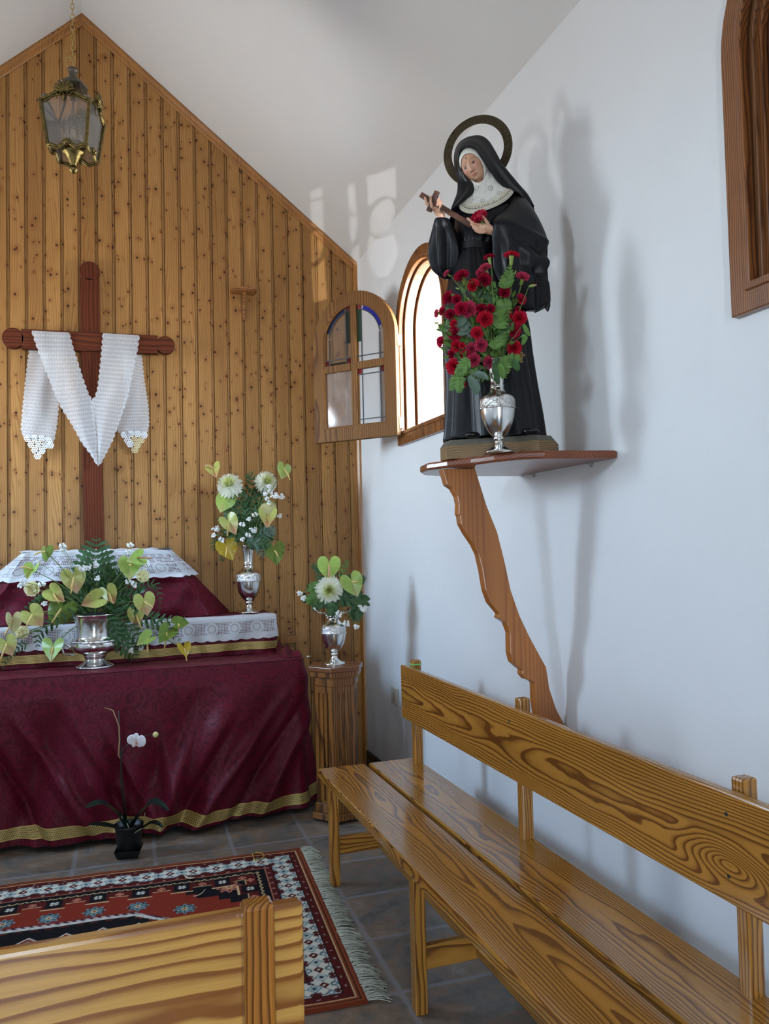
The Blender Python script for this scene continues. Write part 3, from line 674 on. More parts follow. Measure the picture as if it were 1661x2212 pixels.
# middle step cloth
MX0,MX1,MY,MZ=-1.10,.838,4.255,.966
b=MB(); Lm=MX1-MX0; CR2=.03
def mplan(s):
    if s<Lm-CR2: return MX0+s,MY,0,-1
    a=(s-(Lm-CR2))/CR2
    if a<PI/2: return MX1-CR2+CR2*math.sin(a),MY+CR2-CR2*math.cos(a),math.sin(a),-math.cos(a)
    return MX1,MY+CR2+(a-PI/2)*CR2,1,0
def msk(s,d,off=0):
    x,y,nx,ny=mplan(s); g=ss(.0,.12,d); X=MX0+s
    o=(.006*math.sin(23*(X+.8*d))+.005*math.sin(51*(X-.5*d))+.012*math.exp(-((X-.70+.9*d)/.05)**2)+.012*math.exp(-((X-.80+.2*d)/.03)**2))*g+off+.002+.02*d
    return (x+nx*o,y+ny*o,MZ-d)
MT=Lm-CR2+CR2*PI/2+.28
b.grid(220,20,lambda u,v:msk(u*MT,v*(MZ-AZ-.006)),uvfn=lambda u,v:(u*MT+.7,v*.2))
b.grid(40,8,lambda u,v:(MX0+u*Lm,MY+v*.34,MZ+.0005),uvfn=lambda u,v:(u*Lm,v*.34))
mc=obj('altar_cloth',b,M['damask'],smooth=True,fixn=False,origin=(-.13,4.3,AZ)); tag(mc,'burgundy damask cloth on the middle altar step, edged with gold braid','altar cloth','burgundy altar cloths')
b=MB(); b.grid(300,3,lambda u,v:msk(u*MT,.138+.04*v+.004*math.sin(u*14),.003),uvfn=lambda u,v:(u*MT,v)); obj('gold_trim',b,M['braid'],mc,smooth=True,fixn=False,label='gold braid band')
# lace runner of the middle step
b=MB()
def lm(u,v):
    s=u*(Lm+.004); x=MX0+s; d=v*.19
    wav=.004*math.sin(x*19)+.003*math.sin(x*43)
    if d<.075: return (x,MY+.075-d-.004,MZ+.0025+.002*abs(math.sin(x*15+d*60))*ss(0,.03,d)+.006*ss(.55,.82,x)*ss(.0,.05,.075-d)*abs(math.sin(x*26)))
    e=d-.075; sc=.007*abs(math.sin(PI*x/.059)) if v>.999 else 0
    p=msk(s,e+sc+.004*math.sin(x*4.),.007+.002*math.sin(x*60)); return (p[0],p[1]-.003,p[2]+.003)
b.grid(330,16,lm,uvfn=lambda u,v:(u*Lm,v*.19-.075))
rn=obj('lace_runner',b,M['lacemid'],smooth=True,fixn=False,origin=(-.13,4.25,.9)); tag(rn,'white crochet-edged runner along the middle altar step','lace runner','white altar lace')
# upper step cloth (flaring) and its lace cover
TZ=1.335
def fr_up(u,v):  # u around left->front->right, v top->bottom
    e=v
    tl_=[(-.43,4.585),(-.40,4.44),(.275,4.44),(.305,4.585)]; bl_=[(-.80,4.585),(-.62,4.395),(.50,4.395),(.64,4.585)]
    seg=[.16,.68,.16]; acc=0
    for i,L in enumerate(seg):
        if u<=acc+L+1e-9:
            k=(u-acc)/L; break
        acc+=L
    T=[tl_[i][j]*(1-k)+tl_[i+1][j]*k for j in (0,1)]; B=[bl_[i][j]*(1-k)+bl_[i+1][j]*k for j in (0,1)]
    x=T[0]*(1-e)+B[0]*e; y=T[1]*(1-e)+B[1]*e; z=TZ-(TZ-MZ-.004)*e
    y-=(.010*math.sin(26*x+8*e)+.009*math.sin(14*x-11*e+1)+.012*math.sin(9*e+4*x)*e)*ss(0,.35,e)*(1 if i==1 else .3)
    y-=.018*math.exp(-((e-.42)/.05)**2) if i==1 else 0
    return (x,min(y,4.590),z)
b=MB(); b.grid(150,50,fr_up,uvfn=lambda u,v:(u*1.3,v*.4)); b.grid(20,4,lambda u,v:(-.43+u*.735,4.44+.145*v,TZ),uvfn=lambda u,v:(u,v*.2))
uc=obj('altar_cloth',b,M['damask'],smooth=True,fixn=False,origin=(-.06,4.5,MZ)); tag(uc,'burgundy damask cloth draped over the top altar step at the foot of the cross','altar cloth','burgundy altar cloths')
b=MB()
def lt(u,v):
    d=v*.215
    if d<.07:
        return (-.445+u*.76,4.575-d*1.9,TZ+.004+.006*math.sin(u*31)*math.sin(d*60))
    e=(d-.07)/.36
    sc=.006*abs(math.sin(PI*u*.9/.059))/.36 if v>.999 else 0
    p=fr_up(u,min(1,e+sc)); q=Vector(p); 
    if u<.16: q+=Vector((-.03*(1-u/.16)*e*1.6-.008,-.006,.01*e))
    elif u>.84: q+=Vector((.03*((u-.84)/.16)*e*1.6+.008,-.006,.01*e))
    q.y-=.010+.004*math.sin(u*60); q.y=min(q.y,4.612)
    return q
b.grid(240,26,lt,uvfn=lambda u,v:(u*1.0,v*.215-.07+.0))
tn=obj('lace_runner',b,M['lacetop'],smooth=True,fixn=False,origin=(-.06,4.5,1.2)); tag(tn,'white openwork crochet cloth covering the top altar step','lace runner','white altar lace')
# ---------------------------------------------------------------- wooden cross with draped lace
cw=wood('red_brown_cross_wood','Z',-.3,4.8,srgb(100,47,24),srgb(74,32,15),freq=90,rough=.7,seed=21,coat=0,spec=.2); cwx=wood('red_brown_beam_wood','X',4.8,2.3,srgb(100,47,24),srgb(74,32,15),freq=90,rough=.7,seed=22,coat=0,spec=.2)
CY=4.575; cP=lambda x,y:(lambda q:(float(q[0]),float(q[2])))(onY(x,y,CY))
cr=thing('wooden_cross','tall red-brown wooden cross with round-ended arms against the board wall','cross',(-.1,CY,.5))
fnc=lambda p,q,t:(p,t,q)
def disc(c,r,n=28): return [(c[0]+r*math.cos(2*PI*k/n),c[1]+r*math.sin(2*PI*k/n)) for k in range(n)]
pxs=398.
tl0,tr0,bl0,br0=cP(172,602),cP(214.5,602),cP(181,1180),cP(225,1180)
k=(.5-bl0[1])/(tl0[1]-bl0[1])
b=MB(); nt=.010
zt=tl0[1]
b.prism([(bl0[0]+(tl0[0]-bl0[0])*k,.5),(br0[0]+(tr0[0]-br0[0])*k,.5),tr0,(tr0[0]-.012,zt+.006),(tl0[0]+.012,zt+.006),tl0],fnc,CY-.005,CY+.035)
b.prism([(tl0[0]+.022,zt-.004),(tr0[0]-.022,zt-.004),(tr0[0]-.022,zt+.05),(tl0[0]+.022,zt+.05)],fnc,CY-.004,CY+.034); c0=cP(193.5,585.5); b.prism(disc(c0,.053),fnc,CY-.005,CY+.035); obj('upright',b,cw,cr,bevel=.003)
b=MB(); p=[cP(47,754.5),cP(340,766),cP(340,727),cP(47,713)]
b.prism(p,fnc,CY-.026,CY+.02)
for p in ([cP(30,720),cP(60,721),cP(60,746),cP(30,745)],[cP(330,734),cP(360,735),cP(360,759),cP(330,758)]): b.prism(p,fnc,CY-.025,CY+.019)
for (x,y,r) in ((29,732,.054),(357,747,.050)): b.prism(disc(cP(x,y),r),fnc,CY-.026,CY+.02)
obj('crossbeam',b,cwx,cr,bevel=.003)
def zz(x,y): return (x*.25286,540+y*.25286)
def interp(pts,t):
    L=[0]
    for a,c in zip(pts,pts[1:]): L.append(L[-1]+math.hypot(c[0]-a[0],c[1]-a[1]))
    d=t*L[-1]
    for i in range(len(pts)-1):
        if d<=L[i+1]+1e-9:
            k=(d-L[i])/(L[i+1]-L[i]); return (pts[i][0]+(pts[i+1][0]-pts[i][0])*k,pts[i][1]+(pts[i+1][1]-pts[i][1])*k)
    return pts[-1]
lb=MB()
def panel(eA,eB,Y,bulge,top=None,nv=70,uo=0,scal=True):
    A=[zz(*p) for p in eA]; B=[zz(*p) for p in eB]
    def fn(u,v):
        a=interp(A,v); c=interp(B,v); w=math.hypot(c[0]-a[0],c[1]-a[1])+1e-6
        uu=u
        if scal and u in (0.0,1.0):
            k=abs(math.sin(v*nv*.5*PI*.667)); uu=u+(-1 if u==0 else 1)*(3.2*k)/w
        x=a[0]+(c[0]-a[0])*uu; y=a[1]+(c[1]-a[1])*uu
        yy=Y-bulge*math.sin(PI*u)*(.4+.6*v)-.004*math.sin(u*9+v*6)
        return onY(x,y,yy)
    lb.grid(14,nv,fn,uvfn=lambda u,v:(u*.19+uo,v*nv*.0062))
FA=CY-.034
panel([(275,690),(320,830),(370,960),(450,1170),(530,1350),(620,1490),(700,1640),(790,1760),(840,1850)],[(585,705),(615,820),(660,960),(700,1090),(750,1230),(785,1290),(800,1430),(820,1620),(840,1850)],FA,.02)
panel([(885,710),(870,900),(855,1050),(840,1180),(820,1250),(785,1290),(800,1430),(820,1620),(840,1850)],[(1185,730),(1165,880),(1130,1050),(1085,1260),(1010,1480),(960,1620),(920,1700),(890,1760),(840,1850)],FA,.02,uo=.4)
BK=CY+.030
panel([(270,690),(255,860),(225,1100),(200,1350),(185,1530),(205,1600)],[(590,705),(500,860),(480,1200),(495,1330),(480,1500),(455,1640)],BK,.012,uo=.8)
panel([(890,710),(1050,890),(1070,1290),(1005,1530),(1040,1580)],[(1186,730),(1205,895),(1225,1100),(1260,1330),(1268,1480),(1252,1570)],BK,.012,uo=1.2)
for xa,xb in ((275,585),(885,1185)):   # over the beam
    a=zz(xa,690 if xa<500 else 712); c=zz(xb,705 if xa<500 else 730)
    lb.grid(14,6,lambda u,v:Vector(onY(a[0]+(c[0]-a[0])*u,a[1]+(c[1]-a[1])*u,FA))+Vector((0,(BK-FA)*v,.006*math.sin(PI*v))),uvfn=lambda u,v:(u*.19,v*.06))
ln=obj('lace_scarf',lb,M['net'],smooth=True,fixn=False,origin=(-.1,CY-.03,2.3)); tag(ln,'long white lace scarf draped in a V over the arms of the wooden cross','lace scarf')
def rosette(mb,cx_,cy_,r,Y):
    c=onY(*zz(cx_,cy_),Y); rr=r*.25286/pxs
    for k in range(6):
        q=2*PI*k/6; p=(c[0]+rr*.58*math.cos(q),Y,c[2]+rr*.58*math.sin(q))
        n=10; ol=[(p[0]+rr*.46*math.cos(2*PI*j/n),p[2]+rr*.46*math.sin(2*PI*j/n)) for j in range(n)]; il=[(p[0]+rr*.16*math.cos(2*PI*j/n),p[2]+rr*.16*math.sin(2*PI*j/n)) for j in range(n)]
        dy=.0013*((k%3)+3*(len(mb.v)//120%3))*.8; mb.ring(ol,il,lambda a,b_,t:(a,t-dy,b_),Y-.0004,Y+.0004)
b=MB()
for (x,y) in ((238,1612),(296,1608),(354,1612),(412,1628),(268,1662),(326,1660),(382,1672),(430,1668),(300,1712),(356,1716),(322,1760)): rosette(b,x,y,30,BK-.008)
obj('motif_border',b,M['motif'],ln,label='white crochet flower border')
b=MB()
for (x,y) in ((1062,1580),(1118,1572),(1175,1572),(1232,1584),(1090,1626),(1112,1660)): rosette(b,x,y,30,BK-.008)
obj('motif_border',b,M['motif'],ln,label='white crochet flower border')
b=MB()
for (x,y) in ((1205,1625),(1148,1622),(1172,1668),(1152,1708)): rosette(b,x,y,30,BK-.0085)
obj('motif_border',b,M['motifb'],ln,label='yellowed crochet flower tip')
# ---------------------------------------------------------------- hanging lantern
M['lglass']=dust_sheen('lantern_glass',srgb(210,200,190),.20,3.)  # pale haze mixed in as a painted reflection of the white ceiling
M['abrass']=simple('aged_brass',(122,106,64),.36,1,noise=.35,nscale=70,bump=.25,bscale=260)
M['dmetal']=simple('grey_lantern_metal',(104,96,84),.45,.8,noise=.2)
LC=onX(158,262,-.128); lx,ly=float(LC[0]),float(LC[1])
def lzp(zy): # zoom-y to world z on the lantern axis
    return float(onP(158,110+zy*.1311,(lx,ly,0),(0,1,0))[2])
zt_,zb_=lzp(800)-.052,lzp(1600)-.022
la=thing('lantern','four-sided glazed brass lantern hanging on a chain in front of the gable','lantern',(lx,ly,lzp(2080)))
e1=Vector((.96,-.28,0)).normalized(); e2=Vector((.28,.96,0)).normalized(); L0=Vector((lx,ly,0))
ht,hb=.094,.074
def LP(i,j,h,z): return L0+e1*(i*h)+e2*(j*h)+Vector((0,0,z))
cor=[(-1,-1),(1,-1),(1,1),(-1,1)]
for k,(i,j) in enumerate(cor):
    b=MB(); b.bar(LP(i,j,ht,zt_),LP(i,j,hb,zb_),.012,.012,up=e1); b.bar(LP(i*1.04,j*1.04,ht,zt_),LP(i*1.05,j*1.05,hb,zb_),.005,.005,up=e1); obj('corner_post',b,M['abrass'],la,bevel=.002)
for k in range(4):
    (i0,j0),(i1,j1)=cor[k],cor[(k+1)%4]
    nrm=(e1*(i0+i1)+e2*(j0+j1)).normalized(); sd=(LP(i1,j1,1,0)-LP(i0,j0,1,0)).normalized(); up=Vector((0,0,1))
    b=MB(); n=14
    pt=[]
    for q in range(n+1):
        u=q/n; base=LP(i0,j0,ht,zt_).lerp(LP(i1,j1,ht,zt_),u); arch_=.030*ss(0,.38,u)*ss(0,.38,1-u); pt.append(base+up*arch_)
    b.tube(pt,.006,8); b.tube([p-up*.010-nrm*.001 for p in pt],.004,6); obj('top_rail',b,M['abrass'],la,smooth=True); b=MB()
    pb=[]
    for q in range(n+1):
        u=q/n; base=LP(i0,j0,hb,zb_).lerp(LP(i1,j1,hb,zb_),u); pb.append(base+up*(.014*math.exp(-((u-.5)/.14)**2)-.010*math.exp(-((u-.25)/.1)**2)-.010*math.exp(-((u-.75)/.1)**2)))
    b.tube(pb,.006,8); b.tube([p-up*.008 for p in pb],.004,6)
    obj('bottom_rail',b,M['abrass'],la,smooth=True)
    b=MB(); c=LP(i0,j0,ht,zt_).lerp(LP(i1,j1,ht,zt_),.5)+up*.020+nrm*.008   # shell crest
    for q in range(7):
        a=math.radians(-66+22*q); d=sd*math.sin(a)+up*math.cos(a); ln_=.050*(1-.18*abs(q-3)/3)
        b.tube([c,c+d*ln_*.5+nrm*.008,c+d*ln_+nrm*.002,c+d*(ln_+.002)-nrm*.004],[.003,.0055,.0062,.002],7)
    for sgn in (-1,1):
        sp=[c+sd*(sgn*(.020+.010*math.cos(t_)*(1-t_/14)))+up*(-.004+.010*math.sin(t_)*(1-t_/14))+nrm*.004 for t_ in [q*.7 for q in range(10)]]; b.tube(sp,.0035,6)
        for q in range(4): b.tube([c+sd*(sgn*(.026+.009*q))-up*(.006+.0015*q),c+sd*(sgn*(.029+.009*q))-up*(.020-.002*q)],[.0035,.0015],6)
    b.tube([c-up*.004+nrm*.004,c-up*.022+nrm*.006,c-up*.034],[.006,.008,.002],8)
    obj('shell_crest',b,M['abrass'],la,smooth=True)
    b=MB(); c=LP(i0,j0,hb,zb_).lerp(LP(i1,j1,hb,zb_),.5)+nrm*.006+up*.004
    b.ball(c,(.013,.013,.010),10,6); 
    for q in range(5):
        a=math.radians(-80+40*q); d=sd*math.sin(a)+up*math.cos(a); b.ball(c+d*.013,(.006,.006,.006),8,5)
    obj('scroll_boss',b,M['abrass'],la,smooth=True)
    b=MB(); A=[LP(i0*.97,j0*.97,ht,zt_+.02),LP(i1*.97,j1*.97,ht,zt_+.02),LP(i1*.97,j1*.97,hb,zb_),LP(i0*.97,j0*.97,hb,zb_)]
    b.add(A+[p-nrm*.002 for p in A],[(0,1,2,3),(7,6,5,4),(0,4,5,1),(1,5,6,2),(2,6,7,3),(3,7,4,0)]); obj('glass_pane',b,M['lglass'],la)
    b=MB(); tp=L0+(e1*(i0)+e2*(j0))*.036+Vector((0,0,zt_+.105)); st=LP(i0,j0,ht,zt_); md=st.lerp(tp,.5)-(e1*i0+e2*j0)*.010
    b.tube([st,md,tp],[.004,.0045,.005],6,flat=.6); obj('roof_strap',b,M['dmetal'],la,smooth=True)
b=MB(); b.lathe([(.056,.098),(.058,.102),(.050,.112),(.030,.128),(.018,.140),(.014,.165),(.020,.168),(.020,.176),(.012,.178),(.006,.185)],(lx,ly,zt_),24); obj('cap',b,M['dmetal'],la,smooth=True)
b=MB(); b.lathe([(.004,zb_-.07),(.009,zb_-.066),(.018,zb_-.055),(.016,zb_-.046),(.008,zb_-.042),(.010,zb_-.036),(.022,zb_-.012),(.030,zb_+.004),(.040,zb_+.010),(.043,zb_+.020),(.036,zb_+.026),(.048,zb_+.036),(.050,zb_+.046),(.034,zb_+.052),(.010,zb_+.056)],(lx,ly,-.012),24,rfn=lambda q,z:1+.04*math.sin(10*q)*(z>zb_)); obj('finial',b,M['abrass'],la,smooth=True)
b=MB(); b.tube([(lx,ly,zb_+.04),(lx,ly,zt_+.10)],.004,8); b.tube([(lx,ly,zt_+.05),(lx,ly,zt_+.09)],.013,10); obj('centre_rod',b,M['abrass'],la,smooth=True)
M['bulb']=glass('clear_bulb_glass',(1,1,1),1.6,.88)
for k in range(3):
    a=2*PI*k/3+.5; c=(lx+.028*math.cos(a),ly+.028*math.sin(a),zb_+.05)
    b=MB(); b.lathe([(.008,.0),(.009,.03),(.008,.035)],c,12); so=obj('bulb_socket',b,simple('ivory_socket',(190,180,160),.5) if k==0 else bpy.data.materials['ivory_socket'],la,smooth=True)
    b=MB(); b.lathe([(.008,.035),(.014,.048),(.0165,.064),(.013,.085),(.006,.104),(.001,.112)],c,16); obj('bulb',b,M['bulb'],so,smooth=True)
b=MB(); zc=zt_+.180; zr=ztop(lx)
ring=[(lx-.012+.016*math.cos(q*2*PI/12),ly,zc+.022+.020*math.sin(q*2*PI/12)) for q in range(13)]
b.tube(ring,.0025,6)
q=0; z=zc+.008
while z<zr:
    L_=.026; w_=.007; pts=[]
    for m in range(13):
        a=2*PI*m/12; uu=math.cos(a)*w_; vv=math.sin(a)*L_/2; pts.append((lx+(uu if q%2 else 0),ly+(0 if q%2 else uu),z+L_/2+vv))
    b.tube(pts,.0018,5,cap=False); z+=L_-.0048; q+=1
obj('chain',b,M['brass'],la,smooth=True)
# ---------------------------------------------------------------- silver vessels
def silver(name,tint=(.86,.86,.84),rough=.12):
    t=NT(name); f=t.noise(t.pos(),24,4,.6); col=t.ramp(f,[(.3,tuple(x*.72 for x in tint)+(1,)),(.6,tint+(1,))])
    t.bsdf(col,t.math('MULTIPLY_ADD',f,.14,rough-.05),1); return t.m
M['silver']=silver('polished_silver',(.84,.84,.81),.15); M['chased']=None
def chased():
    t=NT('chased_silver'); p=t.pos(); vo=t.n('ShaderNodeTexVoronoi',{'Vector':p,'Scale':75.0}); f=t.noise(p,110,3,.6,1.5)
    t.bsdf(t.ramp(f,[(.3,(.45,.44,.42)),(.6,(.86,.86,.84))]),.22,1,t.bump(t.math('ADD',vo.outputs['Distance'],f),.8,.004)); return t.m
M['chased']=chased()
VP_=[(107,0),(107,5),(98,14),(62,28),(38,48),(28,70),(27,86),(38,92),(38,100),(30,108),(44,118),(70,145),(97,190),(112,240),(118,285),(119,296)]
VB_=[(121,296),(127,299),(127,305),(121,309),(121,325),(121,355),(119,365)]
VN_=[(119,365),(112,380),(82,398),(58,420),(47,442),(46,456),(50,458),(50,463),(46,466),(46,490),(48,540),(55,580),(63,612),(72,636),(75,640),(70,638),(60,610),(50,570),(42,480),(40,440)]
def vase(loc,h,label):
    s=h/640.
    v=thing('vase',label,'vase',loc,'silver urn-shaped flower vases')
    b=MB(); b.lathe([(r*s,z*s) for r,z in VP_],loc,48,capt=False); b.lathe([(r*s,z*s) for r,z in VN_],loc,48,capb=False,capt=False); obj('body',b,M['silver'],v,smooth=True,fixn=False)
    b=MB(); b.lathe([(r*s,z*s) for r,z in VB_],loc,64,capb=False,capt=False); obj('chased_band',b,M['chased'],v,smooth=True,fixn=False,label='chased flower band')
    return v
def dep(px,py,z): q=onZ(px,py,z); return (float(q[0]),float(q[1]),z)
V1=dep(527,1318,MZ+.003); V1=(V1[0],min(V1[1],4.47),V1[2])
vase(V1,.375,'tall silver vase of green and white flowers standing on the middle altar step')
V2=(1.045,3.835,.7455)
va2=vase(V2,.325,'silver vase with chrysanthemum and green anthuriums on the hexagonal pedestal')
V3=(1.117,2.150,1.6005)
vase(V3,.285,'silver vase of red carnations on the wall shelf in front of the nun statue')
for sg,pts in ((-1,[(668,1228),(640,1180),(590,1140),(530,1138),(480,1140),(440,1090),(415,1040)]),(1,[(905,1150),(950,1130),(1010,1125),(1060,1110),(1085,1070),(1108,1045)])):
    b=MB(); P=[onY(630+x*.1176,1190+y*.1176,3.80) for x,y in pts]; b.tube(P,[.0045,.004,.004,.0045,.005,.004,.006],8) if len(P)==7 else b.tube(P,.003,8)
    for p in P[1::2]: b.ball(p,(.006,.006,.006),8,6)
    obj('handle',b,M['silver'],va2,smooth=True)
UB=dep(205,1443,AZ+.004); UB=(UB[0],UB[1]+.05,AZ+.005)
u_=.000600
ur=thing('urn','wide silver footed urn with a large green anthurium arrangement on the altar edge','urn',UB)
UP=[(146,0),(146,8),(138,14),(100,32),(78,58),(74,70),(84,78),(90,92),(86,98),(122,112),(165,132),(186,158),(190,180),(182,202)]
UR=[(182,202),(186,206),(188,214),(180,220),(172,222)]
UT=[(172,222),(150,232),(144,250),(142,290),(146,340),(156,390),(168,412),(176,420),(178,426),(172,430),(164,424),(150,390),(138,330),(134,260)]
b=MB(); b.lathe([(r*u_,z*u_) for r,z in UP],UB,56,capt=False); b.lathe([(r*u_,z*u_) for r,z in UT],UB,56,capb=False); obj('body',b,M['silver'],ur,smooth=True,fixn=False)
b=MB(); b.lathe([(r*u_,z*u_) for r,z in UR],UB,96,rfn=lambda q,z:1+.012*math.sin(48*q),capb=False,capt=False); obj('beaded_shoulder',b,M['chased'],ur,smooth=True,fixn=False); b=MB(); b.lathe([(140*u_,12*u_),(149*u_,8*u_),(149*u_,2*u_)],UB,96,rfn=lambda q,z:1+.012*math.sin(56*q),capb=False,capt=False); obj('beaded_foot_rim',b,M['chased'],ur,smooth=True,fixn=False)
for sg in (-1,1):
    b=MB(); P=[(UB[0]+sg*(.108+.05*t_),UB[1]-.004,UB[2]+.088+.02*math.sin(PI*t_)+.02*t_) for t_ in (0,.25,.5,.75,1)]; b.tube(P,[.007,.006,.006,.006,.005],8); b.tube([(UB[0]+sg*.155,UB[1]-.004,UB[2]+.112),(UB[0]+sg*.14,UB[1]-.004,UB[2]+.07),(UB[0]+sg*.095,UB[1]-.004,UB[2]+.063)],.005,8); obj('handle',b,M['chased'],ur,smooth=True)
b=MB(); b.lathe([(.001,.235),(.084,.236),(.088,.240),(.05,.262),(.001,.27)],UB,20); obj('floral_foam',b,simple('dark_floral_foam',(14,18,14),.9),ur,label='near-black floral foam')
# ---------------------------------------------------------------- rug
RO=np.array([.775,3.472]); ep=np.array([-1.202,.080]); ep/=np.linalg.norm(ep); eq=np.array([-ep[1],ep[0]])
if eq[1]>0: eq=-eq
RL,RWd=1.95,1.222
def rugcol(p,q):
    c=lambda r,g,b_: np.array(srgb(r,g,b_)[:3])
    red,dred,blk,ivo,blu,crm,pink,rust=c(128,44,28),c(84,24,20),c(20,18,22),c(206,204,190),c(112,140,146),c(206,178,130),c(190,120,96),c(136,66,36)
    out=np.zeros(p.shape+(3,)); out[:]=red
    e=np.minimum(np.minimum(p,RL-p),np.minimum(q,RWd-q))
    endd=np.minimum(p,RL-p)<np.minimum(q,RWd-q)
    along=np.where(endd,q,p)
    def put(m,col): out[m]=col
    # field: red with rosettes, black centre, black stepped corners
    pc,qc=np.abs(p-RL/2),np.abs(q-RWd/2)
    def ros(cp,cq,r,a,b_,mk):
        d=np.hypot(p-cp,q-cq); th=np.arctan2(q-cq,p-cp); rr=d/r
        m=mk&(rr<1+.14*np.cos(8*th)); put(m,a); put(m&(np.abs(np.sin(4*th))<.35)&(rr<.95),b_); put(m&(rr<.30),crm); put(m&(rr<.16),red); put(mk&(rr>=.80)&(rr<1+.14*np.cos(8*th))&(np.cos(8*th)<0),blk)
    allm=np.ones(p.shape,bool)
    fe=.315
    step=np.floor((p-.24)/.045)*.04+np.floor((q-.24)/.045)*.045*0
    cs=np.floor(pc/.04)*.04; cq_=np.floor(qc/.04)*.04
    corner=((RL/2-.25-cs)*.75+(RWd/2-.25-cq_))<.24
    corner2=((RL/2-.262-cs)*.75+(RWd/2-.262-cq_))<.24
    put(corner,crm); put(corner2,dred); corner3=((RL/2-.275-cs)*.75+(RWd/2-.275-cq_))<.24; put(corner3,blk)
    for cp in (.33,RL-.33):
        for cq in (.31,RWd-.31): ros(cp,cq,.042,pink,dred,allm)
    hexo=np.maximum(qc/.175,(qc+ (pc-.30)*.75)/.175 )
    put(hexo<1.12,np.array(c(70,30,46))); m=(hexo<1.10)&((np.floor((p+q)*70)%2)==0); put(m,c(190,170,170)); put(hexo<1.03,ivo); put((hexo<1.0)&((np.floor((p-q)*45)%2)==0),c(170,176,170)); put(hexo<.93,blk); put((hexo<.90)&(hexo>.86)&((np.floor(p*40)%2)==0),red)
    cell=.12; mp=(p%cell)-cell/2; mq=(q%cell)-cell/2; put((hexo<.82)&(np.abs(mp)+np.abs(mq)<.034),ivo); put((hexo<.82)&(np.abs(mp)+np.abs(mq)<.026),red); put((hexo<.82)&(np.abs(mp)+np.abs(mq)<.010),blu)
    nR=9
    for i in range(nR):
        cp=.36+i*(RL-.72)/(nR-1)
        for cq in (.37,RWd-.37):
            if .52<cp<RL-.52: ros(cp,cq,.036,blu,blk,allm)
    for cp in (.50,RL-.50):
        for cq in (.45,.61,.77): ros(cp,cq,.038,blu,blk,allm)
    # stepped meander between field and borders
    per=.155; k=(along%per)/per
    depth=.262+.034*(k<.55)
    mt=(e<depth)&(e>=.20); put(mt,dred); put((e<depth+.006)&(e>=depth),crm); put(mt&(k<.47)&(k>.08)&(e<.285),blk)
    lo=(along%per); mo=np.hypot(lo-.27*per,(e-.252)); put((mo<.016)&(np.abs(np.sin(2*np.arctan2(e-.252,lo-.27*per)))>.5),ivo); mo2=np.hypot(lo-.77*per,(e-.245)); put((mo2<.015)&(np.abs(np.cos(2*np.arctan2(e-.245,lo-.77*per)))>.4),pink)
    bl=(e>=.180)&(e<.222); put(bl,blk); put(bl&(np.abs(e-.203-.010*np.abs(np.sin(along*PI/.03)))<.0032),crm)
    g=(e>=.150)&(e<.180); put(g,dred); put(g&(np.abs(e-.178)<.003),pink); put((e>=.150)&(np.hypot((along%.05)-.025,e-.164)<.006),c(150,120,110))
    # ivory border with diamonds and hearts
    iv=(e>=.062)&(e<.150); put(iv,ivo); per2=.092; a=(along%per2)-per2/2; ee=e-.106
    def dia(a0,e0,s): return np.abs(a-a0)/s+np.abs(ee-e0)/(s*.95)
    d0=dia(0,0,.026); put(iv&(d0<1),blu); put(iv&(d0<.72),ivo); put(iv&(d0<.5),blu); put(iv&(d0<.25),blk)
    d1=np.minimum(dia(-per2/2,0,.020),dia(per2/2,0,.020)); put(iv&(d1<1),dred); put(iv&(d1<.35),ivo)
    for sg in (-1,1):
        h=np.hypot(a-.0,(ee-sg*.036)); hm=iv&(np.hypot(np.abs(a)-.008,(ee-sg*.034))<.0105); put(hm,dred)
        h2=np.minimum(np.hypot(a-per2/2,ee-sg*.032),np.hypot(a+per2/2,ee-sg*.032)); put(iv&(h2<.013)&(h2>.006),blu)
    zz_=np.abs(np.abs(ee)-(.020+.018*np.abs(np.sin(PI*(a+per2/2)/per2*2)))); put(iv&(zz_<.0024),c(70,74,78))
    put((e>=.060)&(e<.064),blk); put((e>=.148)&(e<.152),blk)
    o=e<.060; put(o,dred); put((e>=.026)&(e<.031),crm); put(e<.026,rust); put((e<.008),c(112,46,26)); put((e>=.016)&(e<.020),blk)
    put(o&(np.hypot((along%.055)-.0275,e-.046)<.006)&(np.sin(8*np.arctan2(e-.046,(along%.055)-.0275))>0),c(160,150,140))
    return out
NP,NQ=488,306
b=MB(); P,Q=np.meshgrid(np.linspace(0,RL,NP),np.linspace(0,RWd,NQ),indexing='ij')
wave=.0022*np.sin(P*9)*np.sin(Q*7)+.0015*np.sin(P*23+2)
X=RO[0]+ep[0]*P+eq[0]*Q; Yy=RO[1]+ep[1]*P+eq[1]*Q; Zz=.010+wave*.7
b.v=list(map(tuple,np.stack([X.ravel(),Yy.ravel(),Zz.ravel()],1).tolist()))
ii,jj=np.meshgrid(np.arange(NP-1),np.arange(NQ-1),indexing='ij'); a0=(ii*NQ+jj).ravel()
b.f=list(map(tuple,np.stack([a0,a0+1,a0+NQ+1,a0+NQ],1).tolist()))
b.col=rugcol(P,Q).reshape(-1,3)
